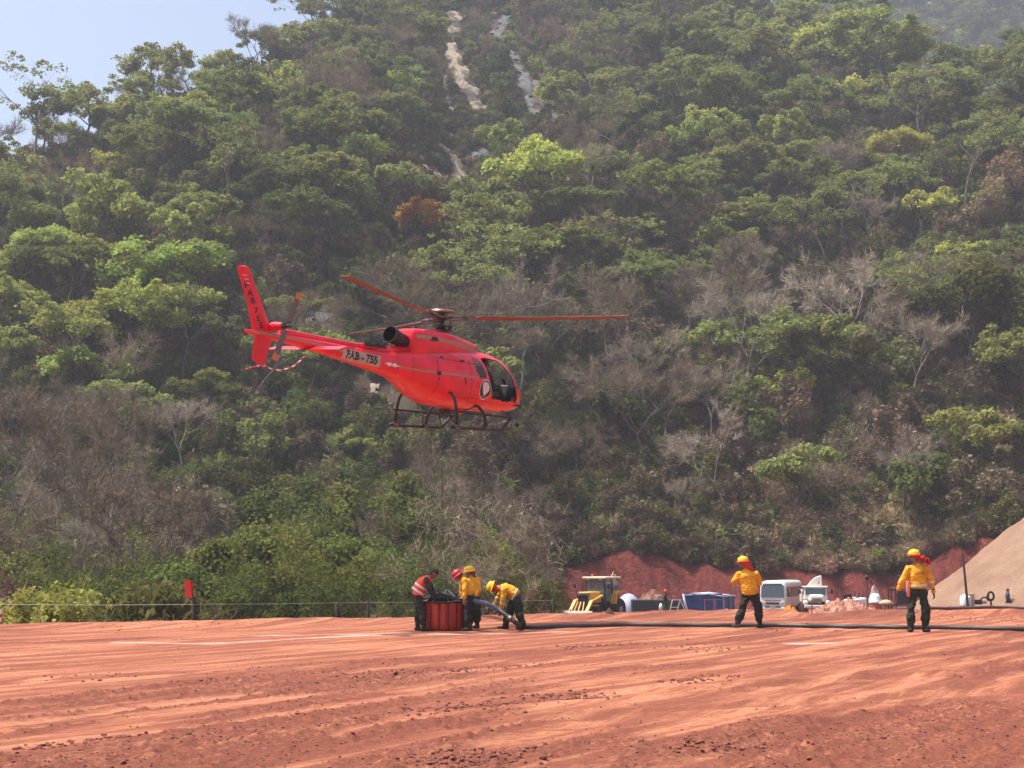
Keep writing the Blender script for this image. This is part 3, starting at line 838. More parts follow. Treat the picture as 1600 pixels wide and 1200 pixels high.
# hero trees: crown centre and crown width in the photograph, walked onto the slope
HERO = [
 ('U', 250, 128, 92, 'umbrella-shaped green tree on the left ridge against the sky', 'umbrella tree on the left skyline'),
 ('B', 382, 45, 72, 'dark bare forked tree sticking out of the skyline', 'dark bare skyline tree'),
 ('B', 190, 128, 75, 'grey leafless tree on the ridge left of the umbrella-shaped one', 'grey leafless ridge tree'),
 ('U', 440, 60, 70, 'green tree at the top edge right of the dark bare skyline tree', 'top green tree'),
 ('B', 268, 58, 50, 'small leafless ridge tree rising behind the umbrella-shaped one', 'small leafless ridge tree'),
 ('B', 30, 188, 80, 'purplish leafless tree at the far left end of the ridge', 'far left leafless tree'),
 ('B', 75, 190, 60, 'second purplish leafless tree from the left end of the ridge', 'second ridge tree'),
 ('E', 105, 215, 80, 'green rounded tree just under the left end of the ridge', 'green left ridge tree'),
 ('U', 238, 225, 100, 'wide green tree below the umbrella-shaped skyline tree', 'wide green tree under the skyline'),
 ('G', 158, 248, 58, 'small bright green tree under the left ridge', 'small bright tree under the left ridge'),
 ('E', 228, 280, 105, 'bright-topped green tree in the upper left of the slope', 'bright-topped upper left tree'),
 ('E', 165, 318, 95, 'rounded green tree left of the bright-topped one', 'rounded green tree at upper left'),
 ('E', 62, 330, 85, 'olive green tree near the left edge above the middle', 'olive tree near the left edge'),
 ('Y', 238, 392, 150, 'widest yellow-green tree crown above the tail fin, to its left', 'widest yellow-green crown'),
 ('G', 415, 128, 60, 'light green tree beneath the dark bare skyline tree', 'light green tree below the skyline'),
 ('F', 398, 348, 135, 'brown leafless tree with a wide crown directly above the tail fin', 'wide brown tree above the tail fin'),
 ('G', 597, 122, 48, 'small yellow-flowered crown left of the landslide', 'small yellow crown'),
 ('Y', 850, 262, 125, 'tall tree with a long dark trunk and yellow-green crown right of the landslide', 'tall long-trunked tree'),
 ('O', 655, 336, 62, 'orange-leaved tree above the rotor', 'orange-leaved tree'),
 ('U', 1045, 280, 130, 'broad umbrella tree with dark branches in the middle right of the slope', 'broad umbrella tree'),
 ('U', 1168, 318, 105, 'flat-topped green tree right of the broad umbrella tree', 'flat-topped green tree'),
 ('G', 1105, 214, 72, 'vivid light-green tree above the broad umbrella tree', 'vivid light-green tree'),
 ('E', 1015, 212, 60, 'dull green tree left of the vivid light-green tree', 'dull green tree'),
 ('G', 1352, 128, 76, 'bright light-green tree high on the right slope', 'bright tree high on the right'),
 ('Y', 1430, 226, 74, 'small lime-green umbrella tree standing alone at the upper right', 'lone lime umbrella tree'),
 ('G', 1437, 318, 66, 'lime-green ragged tree beneath the lone lime umbrella tree', 'ragged lime tree'),
 ('U', 1385, 28, 115, 'big green tree with a dark trunk on the right ridge top', 'big ridge-top tree'),
 ('U', 1228, 20, 85, 'dark-branched green tree cut by the top edge', 'dark-branched top tree'),
 ('Y', 1318, 62, 80, 'pale green tree just left below the big ridge-top tree', 'pale green ridge tree'),
 ('U', 1562, 92, 78, 'yellow-green tree at the right edge under the hazy hill', 'right edge yellow-green tree'),
 ('U', 1045, 112, 105, 'wide grey-green tree above the middle right of the forest', 'wide grey-green tree'),
 ('U', 1160, 135, 90, 'long-armed green tree right of the wide grey-green tree', 'long-armed green tree'),
 ('J', 1500, 452, 150, 'largest green tree of the right slope with a forked trunk', 'largest green right slope tree'),
 ('G', 1246, 592, 76, 'bright yellow-green tree among the brown woods above the bus', 'bright tree above the bus'),
 ('F', 908, 700, 118, 'pale brown mushroom-shaped leafless tree above the backhoe', 'mushroom-shaped bare tree'),
 ('P', 1150, 690, 135, 'large leafless tree with white branches above the blue tent', 'white-branched tree above the tent'),
 ('P', 1320, 432, 140, 'big pale leafless tree in the middle of the right slope', 'big pale leafless tree'),
 ('P', 1072, 790, 62, 'small white leafless tree low on the slope above the blue tent', 'small white leafless tree'),
 ('P', 1470, 772, 90, 'leaning white-branched tree near the gravel heap', 'leaning white tree by the gravel'),
 ('E', 1540, 750, 110, 'green tree behind the top of the gravel heap', 'green tree behind the gravel'),
 ('U', 925, 372, 115, 'green tree above the tip of the front rotor blade', 'green tree above the blade'),
 ('J', 578, 792, 115, 'round deep green tree below and behind the helicopter belly', 'round deep green tree'),
 ('J', 368, 800, 95, 'deep green bushy tree at lower left above the red flag', 'deep green tree above the flag'),
 ('E', 550, 690, 62, 'small fresh green tree left of the skids', 'small fresh green tree'),
 ('J', 445, 800, 105, 'green leafy tree right of the deep green one above the flag', 'leafy tree above the flag'),
 ('B', 100, 560, 160, 'large dark-limbed tree with bare arms in the left middle of the slope', 'large dark-limbed tree'),
 ('P', 290, 640, 110, 'tall white-trunked leafless tree left under the helicopter tail', 'white-trunked tree under the tail'),
 ('F', 60, 800, 130, 'brown leafless tree low at the left edge', 'brown tree at the lower left edge'),
 ('P', 130, 830, 90, 'slim pale-trunked tree low on the left', 'slim pale tree at lower left'),
 ('N', 1578, 275, 80, 'rust-brown tree at the right edge', 'rust tree at the right edge'),
 ('N', 1530, 330, 90, 'rust-brown tree right of the ragged lime tree', 'rust tree beside the ragged lime tree'),
 ('V', 735, 720, 70, 'dark vine-draped trunk column behind the skids', 'dark vine column'),
 ('E', 880, 250, 60, 'small green tree tucked behind the long-trunked tree', 'small tree behind the long-trunked one'),
 ('U', 345, 590, 110, 'green umbrella tree just below the ventral fin', 'umbrella tree below the ventral fin'),
 ('U', 470, 480, 90, 'green tree directly behind the tail rotor', 'green tree behind the tail rotor'),
 ('Y', 210, 480, 110, 'yellow-green layered tree left of the tail fin', 'layered tree left of the fin'),
 ('U', 105, 395, 90, 'green tree left of the widest yellow-green crown', 'green tree at the left middle'),
 ('E', 20, 540, 80, 'green tree cut by the left edge in the middle', 'green tree at the left edge'),
 ('U', 690, 400, 70, 'green tree above the rotor hub', 'green tree above the hub'),
]
LAND = [('tail fin', 385, 450), ('rotor hub', 688, 490), ('helicopter nose', 805, 620), ('skids', 690, 665), ('red flag', 298, 920), ('bus', 1218, 900), ('backhoe', 930, 905), ('blue tent', 1104, 930),
        ('gravel heap', 1560, 870), ('landslide streak', 728, 130), ('lower landslide slab', 708, 265), ('grey cliff', 825, 140), ('tip of the front rotor blade', 984, 497), ('white truck', 1275, 915), ('standing firefighter on the right', 1425, 860), ('hooked crane line', 690, 800)]
def proto_pick(k, r): return r.randrange(len(PR[k]))
for i, (k, cx, cy, wpx, lab, short) in enumerate(HERO):
    p = PR[k][i % len(PR[k])]
    d_ = ray(cx, cy); Y_ = np.arange(139 if cx > 800 else 80, 345, .5); X_ = d_[0] / d_[1] * Y_; S_ = wpx * Y_ / FPX / p['w']
    hit = np.nonzero(CAM_H + d_[2] / d_[1] * Y_ < hill(X_, Y_) + p['zc'] * S_)[0]
    if len(hit): x, y, s = float(X_[hit[0]]), float(Y_[hit[0]]), float(S_[hit[0]])
    else:   # crown stands above the skyline: root it on the ridge under it
        u = px2u(cx); y = float(np.interp(u, _RU, _RD)) - 2; x = u * y; s = wpx * y / FPX / p['w']
    z = float(hill(x, y))
    T.append([k, i % len(PR[k]), x, y, z, s, rnd.uniform(0, 6.28), lab, (1.22, 1.18, 1.05, 1) if k in 'UYGEJ' else (1.15, 1.15, 1.15, 1)])
    LAND.append((short, cx, cy))
for k, px, Y, wpx, lab, short in (('F', 700, 66, 215, 'big brown leafless tree right behind the bucket crew', 'big brown tree behind the bucket'),
        ('F', 850, 90, 110, 'brown leafless tree at the left end of the red bank', 'bare tree at the end of the red bank'), ('H', 620, 74, 120, 'olive leafy tree left of the big brown leafless one', 'leafy tree beside the big brown one'),
        ('B', 800, 82, 130, 'grey-brown leafless tree behind the person lifting the hose', 'bare tree behind the hose'), ('J', 330, 68, 120, 'dark green bush tree just right of the red flag', 'dark green tree beside the flag'),
        ('H', 480, 70, 150, 'leafy olive-green tree in the clump behind the fence', 'leafy tree in the clump'), ('J', 575, 76, 110, 'fresh green tree in the clump left of the bucket crew', 'fresh green clump tree'), ('J', 400, 80, 120, 'tall fresh green tree rising above the clump behind the fence', 'tall clump tree'), ('X', 60, 74, 140, 'brown tangled tree behind the bright green bush', 'brown tangled tree')):
    p = PR[k][1]; s = wpx * Y / FPX / p['w']; x = px2u(px) * Y
    T.append([k, 1, x, Y, float(hill(x, Y)), s, rnd.uniform(0, 6.28), lab, (1, 1, 1, 1)]); LAND.append((short, px, 840))
NHERO = len(T)

def mix_at(px, py):
    """how the kinds share out over the slope, read off the photograph"""
    if py < 420 and px < 480: return 'UUUEEEIIDYGBWWV'
    if py < 230 and px >= 480: return 'UUEEBBFVWDUGII' if px > 900 or px < 680 else 'WVVEB'
    if py < 470: return 'UUUEEIIIGBBFVWWVYP' if px > 500 else 'UUYEEBFVWII'
    if py < 640: return 'BBFFVVVWWIIIPEEU' if px > 780 else ('UUEYBFVWBII' if px < 560 else 'UEBVWWFI')
    if px < 330: return 'BFFVXVWWPBIIWE'
    if px < 640: return 'EDDWWEWV' if py > 760 else 'BFVWWEV'
    if px < 860: return 'FFVVWWEB'
    return 'BFXHVVWWHEBFPWEIIDE'
grid = {}
def far_enough(x, y, r, cell=6.0):
    cx, cy = int(x // cell), int(y // cell)
    for a in range(cx - 2, cx + 3):
        for c_ in range(cy - 2, cy + 3):
            for (qx, qy) in grid.get((a, c_), ()):
                if (qx - x) ** 2 + (qy - y) ** 2 < r * r: return False
    return True
def put(x, y): grid.setdefault((int(x // 6), int(y // 6)), []).append((x, y))
for t in T: put(t[2], t[3])
CLEAR = []
for k, v, x, y, z, s, *_ in T:
    p = PR[k][v]; q = proj(x, y, z + p['zc'] * s); CLEAR.append((q[0], q[1], p['w'] * s * FPX / y / 2, y))
for W, w, kk_ in SCAR_W:
    for (ax, ay), (bx, by) in zip(W, W[1:] or W):
        for t_ in np.linspace(0, 1, 5):
            x, y = ax + (bx - ax) * t_, ay + (by - ay) * t_; q = proj(x, y, float(hill(x, y))); CLEAR.append((q[0], q[1], 10, y))
def hides(k, v, x, y, z, s):
    p = PR[k][v]; cx, cy = proj(x, y, z + p['zc'] * s); r = p['w'] * s * FPX / y / 2
    return any(y < hy and math.hypot(cx - hx, cy - hy_) < .62 * (hr + r) for hx, hy_, hr, hy in CLEAR)
for n in range(16000):
    y = rnd.uniform(72, 334); u = rnd.uniform(-.40, .40); x = u * y
    if u > .008 and y < bankfoot(x) + 7.2 + 1.5 * vnoise(x / 2, 0): continue
    if -.012 < u <= .008 and 112 < y < 128: continue
    if u <= .008 and y < 74: continue
    rd = float(np.interp(u, _RU, _RD))
    if y > rd + 3: continue
    z = float(hill(x, y)); px, py = proj(x, y, z)
    if py < -60: continue
    near = y < 128
    r = 3.4 if near else 3.7 if y < 168 else 4.7
    if not far_enough(x, y, r): continue
    if float(scar_d(np.array([x]), np.array([y]))[0]) < 3.0: continue
    sd_ = float(scar_d(np.array([x]), np.array([y + 6.0]))[0])
    k = rnd.choice(mix_at(px, py - 45))
    if k == 'I' and y > rd - 22: k = rnd.choice('EUB')
    s = rnd.uniform(.66, 1.18)
    if near:
        s = rnd.uniform(.65, 1.1) * (.85 if y > 100 else .75)
        k = rnd.choice('HHHJJHJX' if 290 < px < 655 else ('XXXHBFFQ' if px < 290 else 'XHFXHB'))
        if k == 'Q': s *= 1.3
    if k in 'ST': s *= 1.5
    if k in 'K': s *= 1.4
    if sd_ < 3: k = rnd.choice('SSK'); s = rnd.uniform(.8, 1.2)
    if y < 150 and not near: s *= .85
    v = proto_pick(k, rnd)
    if hides(k, v, x, y, z, s):
        if rnd.random() < .5: continue
        k = 'S'; v = proto_pick(k, rnd); s = rnd.uniform(1.0, 1.6)
        if hides(k, v, x, y, z, s): continue
    T.append([k, v, x, y, z, s, rnd.uniform(0, 6.28), None, (1, 1, 1, 1)]); put(x, y)

# visibility of every crown in a coarse picture, nearest first
BW, BH_ = 800, 600
buf = np.full((BH_, BW), -1, int)
order = sorted(range(len(T)), key=lambda i: T[i][3])
jj, ii = np.meshgrid(np.arange(BW), np.arange(BH_))
info = {}
for i in order:
    k, v, x, y, z, s, *_ = T[i]; p = PR[k][v]
    cx, cy = proj(x, y, z + p['zc'] * s); rx = p['w'] * s * FPX / y / 2 * .5; ry = max(2, (p['h'] - p['zc']) * s * FPX / y * .5)
    cx *= .5; cy *= .5; info[i] = (cx * 2, cy * 2, rx * 2)
    x0, x1, y0, y1 = int(max(0, cx - rx)), int(min(BW, cx + rx + 1)), int(max(0, cy - ry)), int(min(BH_, cy + ry + 1))
    if x0 >= x1 or y0 >= y1: continue
    sub = buf[y0:y1, x0:x1]
    m = (((jj[y0:y1, x0:x1] - cx) / rx) ** 2 + ((ii[y0:y1, x0:x1] - cy) / ry) ** 2 < .8) & (sub < 0)
    sub[m] = i
cnt = np.bincount(buf[buf >= 0], minlength=len(T))
rank = sorted(range(NHERO, len(T)), key=lambda i: -cnt[i])
single = set(range(NHERO)) | set(rank[:290 - NHERO])
dirs = ['right of', 'up right of', 'above', 'up left of', 'left of', 'down left of', 'below', 'down right of']
used_lab = {}
def rel_label(i, noun):
    noun = noun.replace('bright light-green tree in clumps', 'light-green tree')
    cx, cy, r = info[i]
    size = 'small ' if r < 26 else 'large ' if r > 48 else ''
    cand = sorted(((math.hypot(cx - lx, cy - ly), n, lx, ly) for n, lx, ly in LAND))
    for dist, n, lx, ly in cand[:9]:
        if dist < 12: continue
        a = math.degrees(math.atan2(-(cy - ly), cx - lx)) % 360
        d = dirs[int((a + 22.5) // 45) % 8]
        near_ = 'just ' if dist < 60 else '' if dist < 130 else 'well '
        l_ = f'{size}{noun} {near_}{d} the {n}'
        if len(l_.replace('-', ' ').split()) > 16: continue
        if l_ not in used_lab:
            used_lab[l_] = i; return l_
    return f'{size}{noun} {near_}{d} the {cand[0][1]}'
roots = {}
def plant(i):
    k, v, x, y, z, s, rz, lab, colr = T[i]
    name, noun = KIND[k]
    if lab is None: lab = rel_label(i, noun)
    p = PR[k][v]
    grp = {'green_tree': 'green trees on the forested slope', 'bare_tree': 'leafless trees on the forested slope', 'vine_tree': 'overgrown trees on the forested slope', 'bush': 'bushes on the slope'}[name]
    o = thing(name, lab, CATS[name], (x, y, z), rz, grp)
    o.scale = (s, s, s * (.9 + .2 * ((i * 37) % 10) / 10))
    link('trunk', p['trunk'], o); c = link('crown', p['crown'], o)
    c.color = colr
for i in sorted(single): plant(i)

# the rest of the forest and its undergrowth: instanced stuff
def stuff_instances(name, keys, pts, label):
    col = bpy.data.collections.new(name + ' kinds')
    protos = []
    for k in keys:
        for v, p in enumerate(PR[k]):
            mb = bpy.data.meshes.new('joined')
            def arr(me):
                n = len(me.vertices); co = np.zeros(n * 3, np.float32); me.vertices.foreach_get('co', co)
                return co.reshape(-1, 3)
            ct = arr(p['trunk']); cc = arr(p['crown'])
            ft = [tuple(q.vertices) for q in p['trunk'].polygons]
            nl = len(p['crown'].loops); li = np.zeros(nl, np.int32); p['crown'].loops.foreach_get('vertex_index', li)
            ls = [len(f) for f in ft]
            V = np.concatenate([ct, cc]); 
            loops = np.concatenate([np.array([a for f in ft for a in f], np.int32), li + len(ct)])
            tot = np.array(ls + [4] * (nl // 4), np.int32); st = np.concatenate([[0], np.cumsum(tot)[:-1]]).astype(np.int32)
            mb.vertices.add(len(V)); mb.vertices.foreach_set('co', V.ravel())
            mb.loops.add(len(loops)); mb.loops.foreach_set('vertex_index', loops)
            mb.polygons.add(len(tot)); mb.polygons.foreach_set('loop_start', st); mb.polygons.foreach_set('loop_total', tot)
            mb.polygons.foreach_set('material_index', np.array([0] * len(ft) + [1] * (nl // 4), np.int32))
            mb.materials.append(p['trunk'].materials[0]); mb.materials.append(p['crown'].materials[0])
            mb.update(calc_edges=True)
            o = bpy.data.objects.new(f'{name}_{len(protos):03d}', mb); col.objects.link(o)
            protos.append((k, v))
    ix = {kv: j for j, kv in enumerate(protos)}
    me = bpy.data.meshes.new(name)
    me.vertices.add(len(pts)); me.vertices.foreach_set('co', np.array([p[2:5] for p in pts], np.float32).ravel())
    a = me.attributes.new('pick', 'INT', 'POINT'); a.data.foreach_set('value', np.array([ix[(p[0], p[1])] for p in pts], np.int32))
    a = me.attributes.new('turn', 'FLOAT_VECTOR', 'POINT'); a.data.foreach_set('vector', np.array([(0, 0, p[6]) for p in pts], np.float32).ravel())
    a = me.attributes.new('size', 'FLOAT', 'POINT'); a.data.foreach_set('value', np.array([p[5] for p in pts], np.float32))
    o = tag(link(name, me), label, None, None, 'stuff')
    g = bpy.data.node_groups.new(name, 'GeometryNodeTree')
    g.interface.new_socket('Geometry', in_out='INPUT', socket_type='NodeSocketGeometry')
    g.interface.new_socket('Geometry', in_out='OUTPUT', socket_type='NodeSocketGeometry')
    gi = g.nodes.new('NodeGroupInput'); go = g.nodes.new('NodeGroupOutput')
    ci = g.nodes.new('GeometryNodeCollectionInfo'); ci.inputs['Collection'].default_value = col
    ci.inputs['Separate Children'].default_value = True; ci.inputs['Reset Children'].default_value = True
    ip = g.nodes.new('GeometryNodeInstanceOnPoints'); ip.inputs['Pick Instance'].default_value = True
    g.links.new(gi.outputs[0], ip.inputs['Points']); g.links.new(ci.outputs[0], ip.inputs['Instance'])
    for nm, ty, so in (('pick', 'INT', 'Instance Index'), ('turn', 'FLOAT_VECTOR', 'Rotation'), ('size', 'FLOAT', 'Scale')):
        na = g.nodes.new('GeometryNodeInputNamedAttribute'); na.data_type = ty; na.inputs['Name'].default_value = nm
        g.links.new([s for s in na.outputs if s.enabled and s.name == 'Attribute'][0], ip.inputs[so])
    g.links.new(ip.outputs[0], go.inputs[0])
    o.modifiers.new('scatter', 'NODES').node_group = g
    return o
rest = [T[i] for i in range(len(T)) if i not in single]
for n in range(420):      # trees of the far hill
    y = rnd.uniform(440, 640); u = rnd.uniform(.22, .42); x = u * y
    rest.append([rnd.choice('UEEUDG'), 0, x, y, float(farhill(x, y)), rnd.uniform(1.3, 1.9), rnd.uniform(0, 6), None, None])
stuff_instances('forest', [k for k in PR if k not in 'ONTL'], rest, 'rest of the mixed green and leafless forest covering the slope')
und = []
for n in range(16500):
    y = rnd.uniform(62, 332) if n < 11500 else rnd.uniform(134, 180); u = rnd.uniform(-.40, .40); x = u * y
    if n >= 11500 and u < 0: continue
    if n >= 14500: y = 132.8 + (y - 134) * .10; x = u * y
    if u > .008 and y < bankfoot(x) + 3.9 + 2.2 * vnoise(x / 1.3, 0): continue
    if y > float(np.interp(u, _RU, _RD)) + 2: continue
    if y < 130 and rnd.random() < .3: continue
    z = float(hill(x, y)); px, py = proj(x, y, z)
    if py < -40: continue
    sc_ = float(scar_d(np.array([x]), np.array([y]))[0])
    if sc_ < .8: continue
    k = rnd.choice('SSSSVVW') if sc_ > 4 else 'S'
    if y < 128: k = rnd.choice('QQQH')
    if 133 < y < 150 and u > 0 and rnd.random() < (.7 if .17 < u < .30 else .25): k = 'L'
    v = proto_pick(k, rnd)
    s = rnd.uniform(.9, 1.9) if k in 'SQL' else rnd.uniform(.35, .6)
    if k == 'S' and v == 2 and rnd.random() < .6: v = rnd.choice((0, 1, 3))
    if k in 'VW' and hides(k, v, x, y, z, s): continue
    if sc_ < 4: s *= .7
    if 133 < y < 137 and u > 0: s *= .6
    und.append([k, v, x, y, z, s, rnd.uniform(0, 6.28)])
for n in range(3200):      # low scrub around the rock faces
    q = march(rnd.uniform(630, 905), rnd.uniform(-30, 330), 0, 140)
    if q is None: continue
    x, y = q; sc_ = float(scar_d(np.array([x]), np.array([y]))[0])
    if sc_ < .5: continue
    k = rnd.choice('QQSL' if sc_ < 4 else 'QSSV'); und.append([k, proto_pick(k, rnd), x, y, float(hill(x, y)), rnd.uniform(.5, 1.0) if k != 'V' else .3, rnd.uniform(0, 6.28)])
stuff_instances('undergrowth', 'SVWQLH', und, 'brown and olive undergrowth between the trees of the slope')
#@@PART2
# ------------------------------------------------------------------ helicopter
HM = np.array([[0.5876689370689818, 0.8077990559840792, 0.04589014660516688], [0.8080120609557151, -0.5829906727218584, -0.08507869809425117], [0.04197296456423961, -0.08707790001226219, 0.995316889023362]])
HT = np.array([-2.1393373703883474, 40.63350969241063, 5.384058596171616])
HS = .95
red = mat('red_paint', (.78, .008, .028), .30, spec=.4, coat=.3, noise=.13, nscale=2.2)
tan = mat('tan_stripe', (.36, .22, .13), .4)
blk = mat('black_rubber', (.012, .012, .013), .55)
dkm = mat('dark_metal', (.035, .033, .033), .45, metal=.5, noise=.4, nscale=6)
stl = mat('worn_steel', (.16, .135, .12), .4, metal=.8, noise=.4, nscale=8)
wht = mat('white_paint', (.78, .77, .74), .4)
liner = mat('cabin_lining', (.03, .03, .034), .9)
blade_m = mat('blade_brown', (.23, .09, .058), .6, noise=.15, nscale=2)
glass = mat('glass_clear', (.55, .60, .60), .03, trans=0, alpha=.13, spec=.8)
heli = thing('helicopter', 'red helicopter hovering over the crew, marked FAB-755', 'helicopter')
hc = HT.copy(); hc = (hc - np.array([0, 0, CAM_H])) * HS + np.array([0, 0, CAM_H])
MW = Matrix(((HM[0, 0] * HS, -HM[0, 1] * HS, HM[0, 2] * HS, hc[0]), (HM[1, 0] * HS, -HM[1, 1] * HS, HM[1, 2] * HS, hc[1]), (HM[2, 0] * HS, -HM[2, 1] * HS, HM[2, 2] * HS, hc[2]), (0, 0, 0, 1)))
heli.matrix_world = MW
# stations: forward f, top, bottom, half width
ST = np.array([(3.40, 1.04, .90, .14), (3.37, 1.18, .78, .32), (3.29, 1.30, .70, .47), (3.14, 1.49, .645, .62), (2.92, 1.75, .605, .76), (2.6, 2.00, .575, .87), (2.3, 2.16, .56, .925), (1.8, 2.27, .56, .935), (1.0, 2.33, .56, .935),
               (.2, 2.31, .59, .93), (-.4, 2.27, .66, .91), (-.9, 2.20, .82, .82), (-1.5, 2.13, 1.09, .62), (-2.1, 2.07, 1.30, .43), (-2.6, 2.04, 1.40, .335), (-3.65, 2.03, 1.58, .26), (-4.9, 2.10, 1.76, .21), (-6.0, 2.14, 1.91, .16), (-7.0, 2.165, 2.0, .115), (-7.45, 2.16, 2.06, .06), (-7.56, 2.13, 2.10, .02)])[::-1]
fs = np.concatenate([np.arange(-7.56, 3.1, .03), 3.1 + .30 * np.sin(np.linspace(0, np.pi / 2, 26))])
def sm(col, f):
    g = np.arange(-7.8, 3.8, .01); v = np.interp(g, ST[:, 0], ST[:, col]); k = np.hanning(31); k /= k.sum()
    v2 = np.convolve(np.pad(v, 15, 'edge'), k, 'valid')
    w = sst(2.95, 3.2, g); v = v2 * (1 - w) + v * w
    return np.interp(f, g, v)
def shell(fs, off=0, n=112):
    zt, zb, w = sm(1, fs) - off, sm(2, fs) + off, sm(3, fs) - off
    w = np.maximum(w, .01)
    a = np.linspace(0, 2 * np.pi, n, endpoint=False)
    ex = 2 / 2.75
    zc = zb + (zt - zb) * .46
    ca, sa = np.cos(a), np.sin(a)
    r = w[:, None] * np.sign(ca) * np.abs(ca) ** ex
    up = np.where(sa[None] > 0, (zt - zc)[:, None], (zc - zb)[:, None])
    z = zc[:, None] + up * np.sign(sa) * np.abs(sa) ** ex
    # upper cabin narrows a little
    fr = np.clip((z - zc[:, None]) / (zt - zc + 1e-6)[:, None], 0, 1)
    r = r * (1 - .13 * fr ** 1.5)
    F_ = fs[:, None] + 0 * r
    V = np.stack([F_, -r, z], -1)
    m = len(fs); idx = np.arange(m * n).reshape(m, n); nx = np.roll(idx, -1, 1)
    Q = np.stack([idx[:-1], idx[1:], nx[1:], nx[:-1]], -1).reshape(-1, 4)
    return V.reshape(-1, 3), Q
def inpoly(x, y, P):
    c = np.zeros(np.shape(x), bool); n = len(P)
    for i in range(n):
        (x1, y1), (x2, y2) = P[i], P[(i + 1) % n]
        m = ((y1 > y) != (y2 > y)) & (x < (x2 - x1) * (y - y1) / (y2 - y1 + 1e-12) + x1)
        c ^= m
    return c
DOOR = [(.95, 2.06), (1.2, 2.10), (1.70, 2.08), (1.94, 1.97), (2.24, 1.70), (2.52, 1.28), (2.66, .98), (2.64, .88), (2.1, .88), (1.38, .93), (1.22, 1.3), (1.05, 1.75)]
REARW = [(.50, 2.05), (.68, 2.08), (.80, 2.03), (1.02, 1.62), (1.04, 1.47), (.98, 1.44), (.70, 1.52), (.58, 1.65), (.52, 1.85)]
V, Q = shell(fs)
ce = V[Q].mean(1)
f_, r_, z_ = ce[:, 0], -ce[:, 1], ce[:, 2]
side = np.abs(r_) > .45 * sm(3, f_)
door = inpoly(f_, z_, DOOR) & side
win = inpoly(f_, z_, REARW) & side
def is_screen(f, z, r): return (f > 2.05 + (2.1 - z) * .72) & (z > 1.36 - .22 * (3.2 - f)) & (z < 2.13 - .25 * np.maximum(2.4 - f, 0)) & (np.abs(r) > .035)
screen = is_screen(f_, z_, r_) & ~door
cat0 = np.zeros(len(Q), int); cat0[door & (r_ > 0)] = 1; cat0[door & (r_ < 0) & (z_ > 1.18)] = 2; cat0[win] = 3; cat0[screen & (cat0 == 0)] = 4
def sub(V, Q, m):
    q = Q[m]; u, inv = np.unique(q, return_inverse=True)
    return V[u], inv.reshape(q.shape)
def hpart(name, V, Q, m_, smooth=True, parent=heli):
    return link(name, mesh_np(name, V, Q, [m_], smooth), parent)
body = hpart('fuselage', *sub(V, Q, cat0 == 0), red)
hb = BVHTree.FromPolygons([tuple(v) for v in V], [tuple(q) for q in Q])
hpart('door_window', *sub(V, Q, cat0 == 2), glass)
for sgn in (1, -1): hpart('cabin_window', *sub(V, Q, (cat0 == 3) & (r_ * sgn > 0)), glass)
hpart('windshield', *sub(V, Q, cat0 == 4), glass)
fi = fs[(fs > .3) & (fs < 3.385)]
V2, Q2 = shell(fi, .03)
c2 = V2[Q2].mean(1); f2, r2, z2 = c2[:, 0], -c2[:, 1], c2[:, 2]
s2 = np.abs(r2) > .40 * sm(3, f2)
hole = (inpoly(f2, z2, DOOR) & s2 & ((r2 > 0) | (z2 > 1.18))) | (inpoly(f2, z2, REARW) & s2) | is_screen(f2, z2, r2)
hpart('cabin_lining', *sub(V2, Q2, ~hole), liner)

def Pb(f, r, z): return (f, -r, z)
def drape(f, z, sgn=1, lift=.006):
    """point on the side skin at f, z"""
    h = hb.ray_cast(Vector((f, -3 * sgn, z)), Vector((0, sgn, 0)))
    if h[0] is None: return Vector((f, -.2 * sgn, z))
    return h[0] + Vector((0, -lift * sgn, 0))
def stripe(name, pts, wz, m_, sgn=1, bvh=None, lift=.006):
    V = []; F = []
    n = 0
    for (f0, z0), (f1, z1) in zip(pts, pts[1:]):
        k = max(2, int(abs(f1 - f0) / .06))
        for i in range(k):
            t = i / k; f = f0 + (f1 - f0) * t; z = z0 + (z1 - z0) * t
            V.append(drape(f, z - wz / 2, sgn, lift)); V.append(drape(f, z + wz / 2, sgn, lift)); n += 1
    f, z = pts[-1]; V.append(drape(f, z - wz / 2, sgn, lift)); V.append(drape(f, z + wz / 2, sgn, lift)); n += 1
    F = [(2 * i, 2 * i + 2, 2 * i + 3, 2 * i + 1) for i in range(n - 1)]
    me = bpy.data.meshes.new(name); me.from_pydata([tuple(v) for v in V], [], F); me.materials.append(m_)
    return link(name, me, heli)
for sgn in (1, -1):
    stripe('tan_stripe', [(.62, 1.50), (-.6, 1.52), (-1.35, 1.54), (-1.9, 1.58), (-2.6, 1.65)], .05, tan, sgn)
    stripe('tan_stripe', [(-4.15, 1.86), (-5.2, 1.98), (-6.3, 2.06), (-7.45, 2.12)], .055, tan, sgn)
# plate and registration letters draped on the boom
def text_mesh(txt, size, spacing=1.0, bold=.012):
    cu = bpy.data.curves.new('txt', 'FONT'); cu.body = txt; cu.size = size; cu.align_x = 'CENTER'; cu.align_y = 'CENTER'
    cu.space_character = spacing; cu.offset = bold; cu.resolution_u = 3
    o = bpy.data.objects.new('txt', cu); COL.objects.link(o)
    bpy.context.view_layer.update()
    me = bpy.data.meshes.new_from_object(o.evaluated_get(bpy.context.evaluated_depsgraph_get()))
    bpy.data.objects.remove(o); bpy.data.curves.remove(cu)
    import bmesh
    b = bmesh.new(); b.from_mesh(me); bmesh.ops.triangulate(b, faces=b.faces)
    bmesh.ops.remove_doubles(b, verts=b.verts, dist=1e-5); b.to_mesh(me); b.free()
    return me
plate_m = mat('dull_plate', (.42, .36, .30), .5, noise=.15, nscale=6)
ang = math.atan2(1.70 - 1.82, 1.27)
